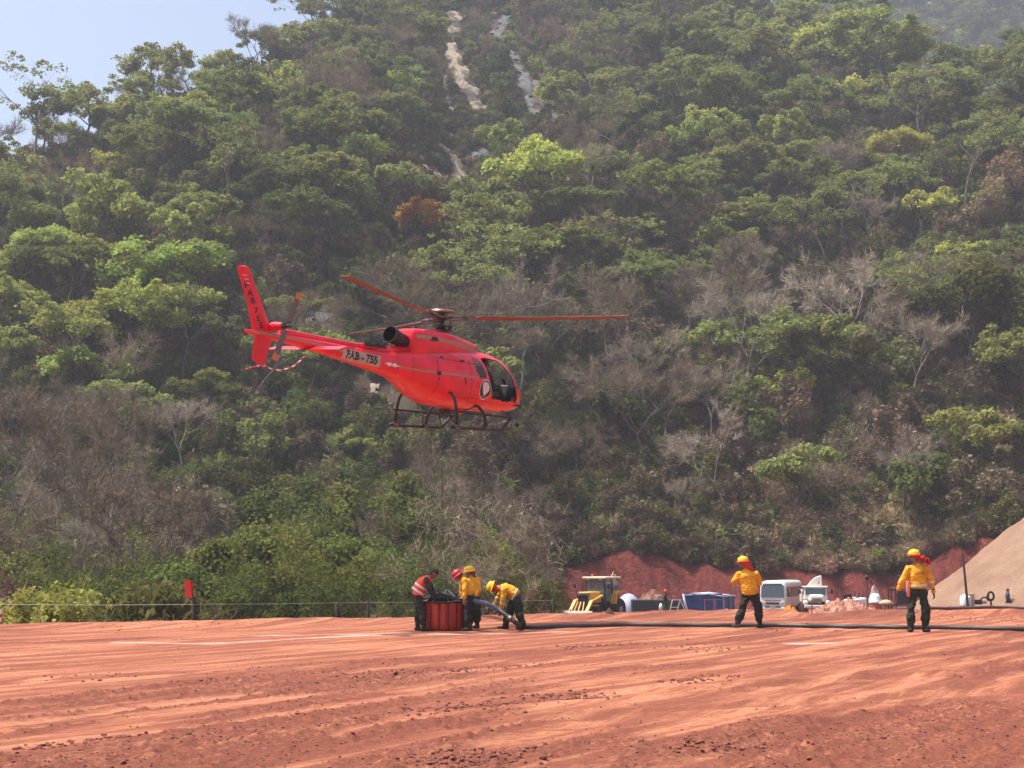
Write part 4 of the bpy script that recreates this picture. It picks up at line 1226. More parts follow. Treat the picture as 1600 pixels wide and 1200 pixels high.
def drape_mesh(me, c, ang, sgn, lift, m_, name, sx=1):
    for v in me.vertices:
        x, y = v.co.x * sx, v.co.y
        v.co = drape(c[0] + x * math.cos(ang) - y * math.sin(ang), c[1] + x * math.sin(ang) + y * math.cos(ang), sgn, lift)
    me.materials.clear(); me.materials.append(m_); me.name = name
    return link(name, me, heli)
plate_c = (-3.58, 1.755)
def gridmesh(w, h, nx, ny):
    x = np.linspace(-w / 2, w / 2, nx); y = np.linspace(-h / 2, h / 2, ny); X, Y = np.meshgrid(x, y); i = np.arange(nx * ny).reshape(ny, nx)
    return mesh_np('g', np.stack([X, Y, 0 * X], -1).reshape(-1, 3), np.stack([i[:-1, :-1], i[:-1, 1:], i[1:, 1:], i[1:, :-1]], -1).reshape(-1, 4))
for sgn in (1, -1):
    drape_mesh(gridmesh(1.40, .30, 70, 16), plate_c, ang, sgn, .007, plate_m, 'registration_plate')
    drape_mesh(text_mesh('FAB - 755', .30, 1.02, .009), (plate_c[0], plate_c[1]), ang, sgn, .024, blk, 'registration_letters', sx=sgn * .92)
    drape_mesh(gridmesh(.13, .09, 4, 3), (-2.56, 1.655), ang, sgn, .010, wht, 'white_mark')
    drape_mesh(gridmesh(.13, .09, 4, 3), (-2.38, 1.64), ang, sgn, .010, wht, 'white_mark')
    drape_mesh(gridmesh(.50, .025, 6, 2), (-2.47, 1.645), ang, sgn, .009, wht, 'white_mark')
# round emblem with a white map shape on the door
def disc(ra, rb, n=28):
    V = [(0, 0, 0)] + [(ra * math.cos(6.2832 * i / n), rb * math.sin(6.2832 * i / n), 0) for i in range(n)]
    me = bpy.data.meshes.new('d'); me.from_pydata(V, [], [(0, 1 + i, 1 + (i + 1) % n) for i in range(n)]); return me
ec = (.98, 1.17)
MAPS = [(-.12, .17), (-.02, .20), (.10, .17), (.17, .06), (.165, -.05), (.12, -.10), (.05, -.15), (-.02, -.20), (-.10, -.13), (-.13, -.02), (-.15, .08)]
for sgn in (1, -1):
    drape_mesh(disc(.27, .29), ec, 0, sgn, .008, wht, 'door_emblem')
    drape_mesh(disc(.25, .268), ec, 0, sgn, .011, blk, 'door_emblem')
    me = bpy.data.meshes.new('d'); me.from_pydata([(0.02, 0, 0)] + [(a, b_ + .03, 0) for a, b_ in MAPS], [], [(0, 1 + i, 1 + (i + 1) % len(MAPS)) for i in range(len(MAPS))])
    drape_mesh(me, ec, 0, sgn, .014, mat('emblem_white', (.74, .66, .64), .5, noise=.12, nscale=12), 'door_emblem')
    for q in range(5):
        a = R(235 + q * 18); drape_mesh(gridmesh(.018, .045, 2, 2), (ec[0] + .2 * math.cos(a), ec[1] + .235 * math.sin(a)), a + R(90), sgn, .014, wht, 'emblem_letters')
# panel seams, latches, vents on the flank
for f, z, w, h in ((.05, 1.36, .045, .2), (-.98, 1.52, .13, .11), (-.98, 1.36, .04, .05), (.02, 1.93, .18, .06), (.32, 1.93, .05, .05), (.62, 1.88, .04, .05), (-.75, 1.98, .1, .05)):
    drape_mesh(gridmesh(w, h, 3, 3), (f, z), 0, 1, .01, blk, 'side_vent')
seam = mat('panel_seam', (.16, .01, .012), .6)
for pts, w in (([(-.98, 1.95), (-1.0, 1.58)], .02), ([(-.95, 1.95), (.55, 1.86)], .014), ([(.30, 1.86), (.34, 1.0)], .012), ([(-1.0, 1.46), (-.98, .95)], .014)):
    (a0, b0), (a1, b1) = pts; n = 14; V = []; 
    for i in range(n + 1):
        t = i / n; f = a0 + (a1 - a0) * t; z = b0 + (b1 - b0) * t; dx, dz = b1 - b0, a0 - a1; l_ = math.hypot(dx, dz); V += [drape(f - dx / l_ * w / 2, z - dz / l_ * w / 2, 1, .005), drape(f + dx / l_ * w / 2, z + dz / l_ * w / 2, 1, .005)]
    me = bpy.data.meshes.new('panel_seam'); me.from_pydata([tuple(v) for v in V], [], [(2 * i, 2 * i + 1, 2 * i + 3, 2 * i + 2) for i in range(n)]); me.materials.append(seam); link('panel_seam', me, heli)
for fq in (-1.75, -2.25, -4.45, -5.7, -6.35):
    zt_, zb_ = float(sm(1, fq)), float(sm(2, fq)); V = []
    for i in range(11):
        z = zb_ + .06 + (zt_ - zb_ - .10) * i / 10; V += [drape(fq - .006, z, 1, .004), drape(fq + .006, z, 1, .004)]
    me = bpy.data.meshes.new('panel_seam'); me.from_pydata([tuple(v) for v in V], [], [(2 * i, 2 * i + 1, 2 * i + 3, 2 * i + 2) for i in range(10)]); me.materials.append(seam); link('panel_seam', me, heli)
for i in range(12):
    f = -.2 + (i % 6) * .17 + .05 * rnd.random(); z = .98 - .1 * (i // 6) + .04 * rnd.random()
    drape_mesh(gridmesh(.03, .035, 2, 2), (f, z), 0, 1, .008, seam, 'rivet_mark')

# cowling over engine and gearbox
def loft(st, n=40, ex=3.2, base=None):
    V = []; F = []
    for f, zt, zb, w in st:
        for k in range(n):
            a = 2 * math.pi * k / n; ca, sa = math.cos(a), math.sin(a); e = 2 / ex
            zc = (zt + zb) / 2
            V.append(Pb(f, w * math.copysign(abs(ca) ** e, ca), zc + (zt - zb) / 2 * math.copysign(abs(sa) ** e, sa)))
    m = len(st)
    for i in range(m - 1):
        for k in range(n): F.append((i * n + k, i * n + (k + 1) % n, (i + 1) * n + (k + 1) % n, (i + 1) * n + k))
    F.append(tuple(range(n - 1, -1, -1))); F.append(tuple((m - 1) * n + k for k in range(n)))
    return V, F
mb = MB(); mb.add(*loft([(1.26, 2.34, 2.1, .36), (1.20, 2.47, 1.95, .43), (1.0, 2.53, 1.9, .47), (.3, 2.655, 1.85, .51), (-.3, 2.73, 1.82, .53), (-.9, 2.74, 1.8, .50), (-1.4, 2.72, 1.8, .44), (-1.58, 2.69, 1.82, .40), (-1.62, 2.62, 1.9, .34)], ex=4.4))
cow = mb.build('cowling', red, heli, True, sharp=50)
cb = BVHTree.FromPolygons([tuple(v) for v in mb.v], mb.f)
def on_cowl(f, z, sgn=1, lift=.008):
    h = cb.ray_cast(Vector((f, -2 * sgn, z)), Vector((0, sgn, 0)))
    return (h[0] + Vector((0, -lift * sgn, 0))) if h[0] is not None else Vector((f, -.3 * sgn, z))
for sgn in (1, -1):
    V = []; pts = [(-1.55, 2.50), (-1.0, 2.49), (0, 2.42), (1.15, 2.24)]
    for i in range(24):
        f = -1.55 + 2.72 * i / 23; z = np.interp(f, [p[0] for p in pts], [p[1] for p in pts]); V += [on_cowl(f, z - .05, sgn), on_cowl(f, z + .05, sgn)]
    me = bpy.data.meshes.new('tan_stripe'); me.from_pydata([tuple(v) for v in V], [], [(2 * i, 2 * i + 1, 2 * i + 3, 2 * i + 2) for i in range(23)]); me.materials.append(tan); link('tan_stripe', me, heli, )
    V = [on_cowl(-1.05, 2.40, sgn, .014), on_cowl(-.72, 2.42, sgn, .014), on_cowl(-.78, 2.53, sgn, .014), on_cowl(-.98, 2.53, sgn, .014)]
    me = bpy.data.meshes.new('cowling_vent'); me.from_pydata([tuple(v) for v in V], [], [(0, 1, 2, 3)]); me.materials.append(blk); link('cowling_vent', me, heli)
# exhaust
mb = MB()
a = Vector(Pb(-1.5, .02, 2.30)); b_ = Vector(Pb(-2.28, .06, 2.49)); ax = (b_ - a).normalized()
rot = ax.to_track_quat('Z', 'Y').to_matrix(); ln = (b_ - a).length
mb.lathe([(.19, 0), (.205, ln * .5), (.235, ln), (.215, ln), (.19, ln * .5), (.17, .05)], a, 26, rot, cap=False)
mb.lathe([(.17, .05), (.0, .05)], a, 26, rot, cap=False)
mb.build('exhaust', mat('burnt_metal', (.03, .028, .028), .4, metal=.6), heli, True, sharp=40)
# deck behind the cowling, black grille, boom drive fairing
mb = MB(); mb.box(Pb(-2.95, .0, 2.10), (1.05, .34, .10)); mb.build('grille_box', red, heli, bevel=.02)
mb = MB(); mb.box(Pb(-2.95, .172, 2.11), (.86, .012, .085)); mb.box(Pb(-2.95, 0, 2.155), (.86, .28, .012))
mb.build('grille', blk, heli)
mb = MB(); mb.add(*loft([(-1.6, 2.25, 1.9, .22), (-2.4, 2.14, 1.9, .20), (-2.9, 2.10, 1.9, .14)], ex=2.6)); mb.build('engine_deck', red, heli, True)
mb = MB(); mb.add(*loft([(-2.4, 2.13, 1.95, .10), (-3.5, 2.15, 1.98, .085), (-5, 2.22, 2.05, .08), (-6.1, 2.28, 2.08, .075), (-6.35, 2.24, 2.1, .06)], 20, 2.4)); mb.build('drive_fairing', red, heli, True)
# fins
def fin(name, poly, th, m_=red, r0=0):
    mb = MB(); n = len(poly)
    cx = sum(p[0] for p in poly) / n; cz = sum(p[1] for p in poly) / n
    V = [Pb(f, r0, z) for f, z in poly] + [Pb(cx + (f - cx) * .72, r0 + th / 2, cz + (z - cz) * .97) for f, z in poly] + [Pb(cx + (f - cx) * .72, r0 - th / 2, cz + (z - cz) * .97) for f, z in poly]
    F = [tuple(n + i for i in range(n)), tuple(2 * n + i for i in range(n - 1, -1, -1))]
    F += [(i, (i + 1) % n, n + (i + 1) % n, n + i) for i in range(n)] + [((i + 1) % n, i, 2 * n + i, 2 * n + (i + 1) % n) for i in range(n)]
    mb.add(V, F); return mb.build(name, m_, heli)
up = fin('upper_fin', [(-7.88, 3.62), (-7.84, 3.67), (-7.64, 3.69), (-7.56, 3.62), (-6.62, 2.20), (-6.64, 2.06), (-7.16, 2.06)], .09)
lo = fin('lower_fin', [(-7.18, 2.12), (-6.58, 2.08), (-6.79, 1.36), (-6.89, 1.28), (-7.25, 1.47)], .08)
# fin letters, one below the other
for ch, px, py in (('F', 385, 446), ('A', 391, 458), ('B', 395, 470), ('7', 400, 486), ('5', 403.5, 498), ('5', 408, 509)):
    d = ray(px, py); o3 = HM.T @ (np.array([0, 0, CAM_H]) - HT); dd = HM.T @ d
    s_ = (.047 - o3[1]) / dd[1]; q = o3 + s_ * dd
    for sgn in (1, -1):
        me = text_mesh(ch, .20, 1, .006)
        me.materials.append(blk)
        for v in me.vertices:
            x, y = v.co.x * 1.35 * sgn, v.co.y; v.co = Vector(Pb(q[0] + x - .22 * y, .0505 * sgn, q[2] + y))
        me.name = 'fin_letter'; link('fin_letter', me, heli)
for k, (f, z) in enumerate(((-7.66, 3.45), (-7.60, 3.36), (-7.55, 3.27))):
    mb = MB(); mb.box(Pb(f, .05, z), (.14, .004, .012)); mb.build('fin_mark', wht, heli)
# stabiliser
mb = MB()
for r0, r1 in ((.05, 1.27), (-.05, -1.27)):
    pr = [(-4.92, 1.90), (-5.0, 1.93), (-5.25, 1.92), (-5.56, 1.82), (-5.25, 1.85), (-5.0, 1.86)]
    V = [Pb(f, r0, z) for f, z in pr] + [Pb(f, r1, z) for f, z in pr]; n = 6
    mb.add(V, [tuple(range(5, -1, -1)), tuple(range(6, 12))] + [(i, (i + 1) % n, n + (i + 1) % n, n + i) for i in range(n)])
mb.build('stabiliser', red, heli, bevel=.008)
# tail rotor
mb = MB(); rr = Matrix.Rotation(R(90), 3, 'X')
mb.lathe([(.10, 0), (.12, .1), (.10, .38), (.06, .40)], Pb(-6.62, 0, 2.30), 16, rr)
mb.build('tail_gearbox', red, heli, True, sharp=50)
mb = MB(); mb.lathe([(.07, .38), (.075, .44), (.045, .45), (.045, .58), (.03, .6)], Pb(-6.62, 0, 2.30), 14, rr)
mb.box(Pb(-6.62, .52, 2.30), (.22, .1, .05)); mb.tube([Pb(-6.72, .42, 2.36), Pb(-6.56, .56, 2.40)], .014); mb.build('tail_hub', dkm, heli)
ta = R(66); trm = mat('tail_blade_grey', (.13, .12, .12), .5); tip_m = mat('orange_tip', (.55, .20, .05), .5)
for sg in (1, -1):
    c0 = Vector(Pb(-6.62, .52, 2.30)); dd = Vector((math.cos(ta) * sg, 0, math.sin(ta) * sg)); pp = Vector((math.sin(ta), 0, -math.cos(ta)))
    def bl(l0, l1, mt, nm, par):
        mb = MB(); V = []
        for l_ in (l0, l1):
            for x, y in ((-.095, 0), (-.03, .012), (.095, .002), (-.03, -.012)): V.append(c0 + dd * l_ + pp * x + Vector((0, y, 0)))
        mb.add(V, [(3, 2, 1, 0), (4, 5, 6, 7), (0, 1, 5, 4), (1, 2, 6, 5), (2, 3, 7, 6), (3, 0, 4, 7)]); return mb.build(nm, mt, par)
    tb = bl(.10, .76, trm, 'tail_blade', heli); bl(.762, .93, tip_m, 'blade_tip', tb)
# tail guard hoop, red and white
gp = []
for px, py in ((478, 549), (476, 556), (470, 563), (461, 571), (450, 576), (438, 579), (425, 577), (414, 572), (406, 571), (396, 574), (384, 577)):
    d = ray(px, py); o3 = HM.T @ (np.array([0, 0, CAM_H]) - HT); dd = HM.T @ d; s_ = (0 - o3[1]) / dd[1]; q = o3 + s_ * dd; gp.append(Vector(Pb(q[0], 0, q[2])))
hoop_r = mat('hoop_red', (.5, .02, .03), .4)
for i in range(len(gp) - 1):
    for j in range(2):
        a = gp[i].lerp(gp[i + 1], j / 2); b_ = gp[i].lerp(gp[i + 1], (j + 1) / 2)
        MB().tube([a, b_], .018, 8).build('tail_guard', wht if (j + (i > 8)) % 2 == 0 and i < 9 else hoop_r, heli, True)
# mast, hub and main blades
hub = Vector(Pb(0, 0, 3.15))
mb = MB(); mb.lathe([(.20, 2.66), (.19, 2.80), (.12, 2.86), (.075, 2.9), (.075, 3.1)], (0, 0, 0), 18); mb.build('mast', blk, heli, True, sharp=40)
mb = MB(); mb.tube([Pb(.16, .12, 2.82), Pb(.24, .2, 2.94)], .025); mb.tube([Pb(-.2, .1, 2.80), Pb(.2, .22, 2.79)], .02); mb.tube([Pb(.2, .1, 2.7), Pb(.3, .12, 2.9)], .018)
for k in range(3):
    a = 2.1 * k + .5; mb.tube([Pb(.22 * math.cos(a), .22 * math.sin(a), 2.86), Pb(.30 * math.cos(a), .30 * math.sin(a), 3.1)], .016)
mb.lathe([(.05, 2.88), (.24, 2.9), (.24, 2.94), (.05, 2.96)], (0, 0, 0), 16); mb.build('swashplate', dkm, heli)
mb = MB(); mb.lathe([(.10, 3.28), (.33, 3.30), (.36, 3.335), (.33, 3.37), (.10, 3.39)], (0, 0, 0), 26); mb.build('hub_cap', mat('hub_bronze', (.30, .16, .12), .35, metal=.3), heli, True, sharp=40)
mb = MB(); mb.lathe([(.10, 3.05), (.14, 3.1), (.30, 3.14), (.30, 3.19), (.12, 3.22), (.10, 3.3)], (0, 0, 0), 20); mb.build('rotor_hub', stl, heli, True, sharp=40)
A0, CON, TX = 0.09836231144809808, 0.19514934561061043, -0.014329967655820092
for i in range(3):
    an = A0 + i * 2 * math.pi / 3
    wv = np.array([math.cos(an), math.sin(an), CON / 5.345 + TX * math.cos(an)]); lv = HM.T @ wv
    v = Vector((lv[0], -lv[1], 0)).normalized(); d = Vector((lv[0], -lv[1], lv[2])).normalized(); t_ = Vector((0, 0, 1)).cross(v).normalized(); n_ = d.cross(t_)
    bl = MB(); V = []
    prof = [(-.19, .0), (-.11, .024), (.03, .020), (.21, .0), (.03, -.014), (-.11, -.020)]
    st = [(.95, .55), (1.15, 1.0), (2.5, 1), (4.0, 1), (5.25, 1), (5.345, .85)]
    for l_, k in st:
        droop = .10 * math.sin(l_ / 5.345 * math.pi) * -.4
        tw = R(13 - 7 * l_ / 5.3)
        for x, z in prof:
            x *= k; V.append(hub + d * l_ + t_ * (x * math.cos(tw)) + n_ * (z + abs(x) * 0 + x * math.sin(tw) * -1) + Vector((0, 0, droop)))
    m = len(st)
    F = [(i_ * 6 + k, i_ * 6 + (k + 1) % 6, (i_ + 1) * 6 + (k + 1) % 6, (i_ + 1) * 6 + k) for i_ in range(m - 1) for k in range(6)] + [tuple(range(5, -1, -1)), tuple((m - 1) * 6 + k for k in range(6))]
    bl.add(V, F); ob = bl.build('main_blade', blade_m, heli)
    cu = MB(); cu.bar(hub + d * .15, hub + d * .98, .16, .05, up=n_); cu.bar(hub + d * .2 - n_ * .09, hub + d * .8 - n_ * .07, .12, .035, up=n_); cu.box(hub + d * .78 + n_ * .03, (.10, .10, .10)); cu.tube([hub + d * .4 + t_ * .16 - n_ * .05, hub + d * .75 + t_ * .15 - n_ * .02], .03)
    cu.build('blade_cuff', stl, ob)
# skid gear, traced in the planes of the two skids
for sg in (1, -1):
    r_s = 1.12 * sg
    sk = MB()
    sk.tube([Pb(-.72, r_s, .06), Pb(-.55, r_s, .04), Pb(1.55, r_s, .04), Pb(1.62, r_s, .05), Pb(1.98, r_s * .98, .34), Pb(2.08, r_s * .97, .40)], .045, 10)
    s_o = sk.build('skid', dkm, heli, True)
    rl = MB(); rl.tube([Pb(-.62, r_s * .97, .50), Pb(1.95, r_s * .97, .42), Pb(2.08, r_s * .97, .39)], .032, 8); rl.tube([Pb(.72, r_s, .45), Pb(.74, r_s, .06)], .02, 6)
    rl.build('step_rail', dkm, heli, True)
    for f0, nm in ((-.50, 'cross_tube'), (.86, 'cross_tube')):
        ct = MB()
        if f0 < 0: P_ = [(.0, .95), (.45, 1.04), (.70, 1.06), (.90, .98), (1.02, .80), (1.09, .5), (1.12, .06)]
        else: P_ = [(.0, .55), (.35, .60), (.65, .70), (.80, .68), (.97, .52), (1.08, .3), (1.12, .06)]
        ct.tube([Pb(f0, r * sg, z) for r, z in P_], .045, 10); ct.build(nm, dkm, heli, True)
        cl = MB(); cl.box(Pb(f0, r_s, .07), (.22, .12, .12)); cl.build('skid_clamp', stl, heli, bevel=.01)
mb = MB(); mb.box(Pb(.35, .0, .50), (.30, .16, .14)); mb.tube([Pb(.2, 0, .5), Pb(.15, 0, .3)], .03); mb.build('cargo_hook', dkm, heli, bevel=.02)
mb = MB(); mb.ball(Pb(.75, .25, .52), (.12, .07, .08), 10, 6); mb.build('belly_light', red, heli, True)
mb = MB(); mb.tube([Pb(2.35, .5, .62), Pb(2.75, .75, .40), Pb(2.8, .78, .28)], .014); mb.ball(Pb(2.8, .78, .22), (.05, .09, .07), 8, 5); mb.build('mirror', dkm, heli)
# cabin floor, seats, panel
mb = MB(); mb.box(Pb(1.7, 0, .80), (2.6, 1.5, .05)); mb.box(Pb(.45, 0, 1.35), (.05, 1.5, 1.1)); mb.build('cabin_floor', liner, heli)
seat_m = mat('seat_fabric', (.045, .045, .05), .9)
for sg in (1, -1):
    mb = MB(); mb.box(Pb(1.72, .42 * sg, 1.08), (.50, .50, .14)); mb.box(Pb(1.42, .42 * sg, 1.42), (.12, .48, .70), Matrix.Rotation(R(-10), 3, 'Y')); mb.box(Pb(1.33, .42 * sg, 1.80), (.10, .28, .16)); mb.box(Pb(1.70, .42 * sg, .93), (.40, .36, .18))
    mb.build('cabin_seat', seat_m, heli, bevel=.03)
mb = MB(); mb.box(Pb(2.75, .12, 1.16), (.30, .78, .44), Matrix.Rotation(R(14), 3, 'Y')); mb.box(Pb(2.5, 0, .92), (.6, .22, .2)); mb.build('instrument_panel', blk, heli, bevel=.05)
mb = MB(); mb.tube([Pb(2.22, .42, .84), Pb(2.14, .40, 1.12), Pb(2.1, .40, 1.24)], .018); mb.build('control_stick', stl, heli)
# ------------------------------------------------------------------ people
skin_m = mat('skin', (.24, .115, .07), .55, noise=.08, nscale=9)
hair_m = mat('hair_black', (.012, .010, .010), .7)
yel_m = mat('yellow_shirt', (.72, .33, .012), .85, noise=.16, nscale=5, bump=1, bscale=9)
olv_m = mat('olive_trousers', (.018, .028, .017), .9, noise=.35, nscale=6, bump=.4, bscale=14)
drk_m = mat('charcoal_cloth', (.022, .025, .024), .9, noise=.3, nscale=6, bump=.4, bscale=14)
boot_m = mat('boot_leather', (.022, .018, .015), .7, noise=.3, nscale=12)
helm_y = mat('helmet_yellow', (.85, .50, .01), .3)
helm_r = mat('helmet_red', (.40, .02, .02), .35)
cloth_r = mat('red_cloth', (.62, .018, .016), .8, bump=.5, bscale=18)
cloth_m = mat('maroon_cloth', (.22, .012, .02), .85, bump=.4, bscale=18)
band_m = mat('reflective_band', (.62, .66, .42), .5)
bandw_m = mat('reflective_white', (.70, .66, .62), .5)
eye_m = mat('eye_dark', (.01, .008, .008), .3)
vest_m = mat('orange_vest', (.80, .085, .035), .7, bump=.3, bscale=14)
glove_m = mat('work_glove', (.03, .026, .022), .9)
blue_m = mat('blue_coverall', (.025, .045, .10), .85, noise=.2, nscale=6)

def V3(p): return Vector(p)
def hand_shapes(mb, wr, d, palmn, curl=.5, s=1.0):
    """palm and five bent fingers leaving the wrist along d; palmn is where the palm faces"""
    d = V3(d).normalized(); pn = V3(palmn); pn = (pn - d * pn.dot(d)).normalized(); sd = d.cross(pn)
    wr = V3(wr)
    mb.capsule([wr - d * .03, wr + d * .02, wr + d * .085 * s], [(.028, .021), (.036, .018), (.042, .016)], lat=sd, n=10)
    for i, ln in enumerate((.068, .078, .072, .056)):
        o = wr + d * .085 * s + sd * (.030 - .020 * i)
        a = d.copy(); p = o; pts = [o - d * .02]
        for k, f in enumerate((.45, .32, .23)):
            a = (a * math.cos(curl * (.5 + .5 * k)) + pn * math.sin(curl * (.5 + .5 * k))).normalized()
            p = p + a * ln * f * s; pts.append(p)
        mb.capsule(pts, [.0095, .0092, .0085, .0078], n=7)
    o = wr + d * .03 + sd * .03
    a = (d * .6 + sd * .8).normalized(); p1 = o + a * .035; p2 = p1 + (d * .85 + sd * .25 + pn * .35).normalized() * .032
    mb.capsule([o, p1, p2], [.012, .0105, .009], n=7)

def person(label, org, J, look, top, legs, opt, group='fire crew on the red dirt'):
    """J: joints relative to org; look: direction the face points"""
    root = thing('person', label, 'person', org, 0, group)
    look = V3(look).normalized()
    hd = V3(J['head']); nk = V3(J['neck']); pv = V3(J['pelvis'])
    shR, shL = V3(J['shR']), V3(J['shL']); lat = (shR - shL).normalized()
    hup = (hd - nk).normalized(); hup = (hup + Vector((0, 0, .6))).normalized() if 'hup' not in J else V3(J['hup']).normalized()
    fw = (look - hup * look.dot(hup)).normalized(); sd = fw.cross(hup)
    rot = Matrix((sd, fw, hup)).transposed()
    b = MB()
    b.ball(hd + hup * .02, (.076, .094, .108), 16, 10, rot)
    b.ball(hd - hup * .055 + fw * .022, (.056, .068, .062), 12, 8, rot)
    b.ball(hd - hup * .012 + fw * .098, (.013, .020, .024), 8, 6, rot)      # nose
    b.ball(hd - hup * .050 + fw * .090, (.024, .010, .007), 8, 5, rot)      # lips
    b.ball(hd - hup * .085 + fw * .078, (.022, .018, .018), 8, 5, rot)      # chin
    for s in (1, -1): b.ball(hd - hup * .012 + sd * .080 * s, (.011, .022, .032), 8, 6, rot)
    b.capsule([nk - hup * .06, nk + hup * .02, hd - hup * .05], [.066, .056, .054])
    b.capsule([pv, (pv + nk) / 2, nk - hup * .04], [(.13, .09), (.12, .09), (.12, .08)], lat=lat, n=14)
    for s, k in (('R', 1), ('L', -1)):
        sh, el, wr = V3(J['sh' + s]), V3(J['el' + s]), V3(J['wr' + s])
        b.capsule([nk - hup * .08, sh], [.06, .055]); b.capsule([sh, el], [.048, .038]); b.capsule([el, wr], [.037, .026])
        d = (wr - el).normalized()
        if 'hd' + s in J: d = V3(J['hd' + s]).normalized()
        pn = lat * (-k) if abs(lat.dot(d)) < .8 else fw
        if not opt.get('gloves'): hand_shapes(b, wr + d * .02, d, pn, opt.get('curl', .45))
        hp, kn, an = V3(J['hp' + s]), V3(J['kn' + s]), V3(J['an' + s])
        b.capsule([hp, kn], [.07, .05]); b.capsule([kn, an], [.048, .036])
    body = fused(b, 'body', skin_m, root, .0095, 2)
    for s in (1, -1):
        MB().ball(hd + hup * .012 + fw * .086 + sd * .030 * s, (.013, .008, .008), 8, 5, rot).build('eye', eye_m, body)
    if opt.get('gloves'):
        for s, k in (('R', 1), ('L', -1)):
            el, wr = V3(J['el' + s]), V3(J['wr' + s]); d = (wr - el).normalized()
            g = MB(); pn = lat * (-k) if abs(lat.dot(d)) < .8 else fw
            g.capsule([wr - d * .05, wr + d * .02], [.042, .036]); hand_shapes(g, wr + d * .02, d, pn, opt.get('curl', .45), 1.08)
            fused(g, 'glove', opt['gloves'], root, .0095, 2)
    # top
    t = MB(); W = opt.get('bulk', 1.0)
    mid = (pv * .62 + nk * .38); back = V3(opt.get('back', (0, 0, 0)))
    hemd = (pv - nk).normalized()
    t.capsule([pv + hemd * opt.get('hem', -.03), pv * .8 + nk * .2 + back * .5, mid + back, pv * .3 + nk * .7 + back * .8, nk - (nk - pv).normalized() * .07], [(.178 * W, .142 * W), (.195 * W, .16 * W), (.18 * W, .145 * W), (.19 * W, .135 * W), (.13 * W, .10 * W)], lat=lat, n=18, cap0=.22)
    t.capsule([nk - hup * .05, nk + hup * .015], [.075, .068])
    for s in ('R', 'L'):
        sh, el, wr = V3(J['sh' + s]), V3(J['el' + s]), V3(J['wr' + s])
        t.capsule([nk - (nk - pv).normalized() * .06, sh], [.080, .070]); t.capsule([sh, sh.lerp(el, .5), el], [.082 * W, .074 * W, .062 * W]); t.capsule([el, el.lerp(wr, .5), wr], [.062 * W, .058 * W, .046 * W])
    fused(t, opt.get('topname', 'shirt'), top, root, .013, 2, .042)
    # reflective bands as short cuffs round the sleeves and hem
    def ring(c, d, ra, rb, la, wdt, m_, nm='reflective_band'):
        d = d.normalized(); la = la - d * la.dot(d); la.normalize(); bi = d.cross(la); V = []; n = 20
        for z in (-wdt / 2, wdt / 2):
            for k in range(n): a = 6.2832 * k / n; V.append(c + d * z + la * math.cos(a) * ra + bi * math.sin(a) * rb)
        MB().add(V, [(k, (k + 1) % n, n + (k + 1) % n, n + k) for k in range(n)]).build(nm, m_, root, True)
    if opt.get('bands'):
        for s in ('R', 'L'):
            sh, el, wr = V3(J['sh' + s]), V3(J['el' + s]), V3(J['wr' + s]); ring(el.lerp(wr, .12), wr - el, .072 * W, .072 * W, V3((1, 0, .1)), .05, band_m)
        if opt['bands'] > 1: ring(pv * .86 + nk * .14 + back * .4, nk - pv, .197 * W, .160 * W, lat.copy(), .055, band_m)
    if opt.get('vest'):
        v = MB(); v.capsule([pv + hemd * .02, pv * .8 + nk * .2 + back * .5, mid + back, pv * .3 + nk * .7 + back * .8, nk - (nk - pv).normalized() * .07], [(.19 * W, .15 * W), (.20 * W, .165 * W), (.195 * W, .16 * W), (.20 * W, .15 * W), (.14 * W, .11 * W)], lat=lat, n=18, cap0=.2)
        for s in ('R', 'L'): v.capsule([nk - (nk - pv).normalized() * .08, nk.lerp(V3(J['sh' + s]), .75)], [.092, .086])
        fused(v, 'safety_vest', vest_m, root, .014, 3, .03)
        for k in (.16, .42): ring(pv.lerp(nk, k) + back * .75, nk - pv, .222 * W, .185 * W, lat.copy(), .05, bandw_m)
    # trousers
    q = MB()
    q.capsule([pv - V3((0, 0, .04)), pv + (nk - pv).normalized() * .10], [(.165 * W, .125), (.158 * W, .12)], lat=lat, n=16)
    for s in ('R', 'L'):
        hp, kn, an = V3(J['hp' + s]), V3(J['kn' + s]), V3(J['an' + s])
        q.capsule([hp, hp.lerp(kn, .5), kn], [.105 * W, .098 * W, .082 * W]); q.capsule([kn, kn.lerp(an, .5), an + (kn - an).normalized() * .05], [.082 * W, .080 * W, .066 * W])
    fused(q, 'trousers', legs, root, .013, 2, .07)
    for s in ('R', 'L'):
        an, to = V3(J['an' + s]), V3(J['to' + s]); f = (to - an); f.z = 0; f = f.normalized()
        bt = MB(); bt.capsule([an + V3((0, 0, .10)), V3((an.x, an.y, .07 if an.z < .2 else an.z - .02))], [.058, .056])
        z0 = .045 if an.z < .2 else an.z - .06
        a0 = V3((an.x, an.y, z0)) - f * .05
        bt.capsule([a0, a0 + f * .13, a0 + f * .22], [(.042, .045), (.048, .042), (.044, .034)], lat=f.cross(V3((0, 0, 1))))
        fused(bt, 'boot', boot_m, root, .012, 2)
    # head gear
    if opt.get('helmet'):
        hm_ = MB(); c = hd + hup * .045; n = 24; V = []; F = []
        prof = [(1.0, 0), (.99, .35), (.90, .65), (.70, .88), (.40, .99), (.0, 1.02)]
        for r_, h_ in prof:
            for k in range(n): a = 6.2832 * k / n; V.append(c + sd * (.118 * r_ * math.cos(a)) + fw * (.138 * r_ * math.sin(a)) + hup * .125 * h_)
        for i in range(5):
            for k in range(n): F.append((i * n + k, i * n + (k + 1) % n, (i + 1) * n + (k + 1) % n, (i + 1) * n + k))
        hm_.add(V, F)
        hm_.tube([c + fw * (-.10) + hup * .10, c + hup * .132, c + fw * .10 + hup * .10], .010, 6)
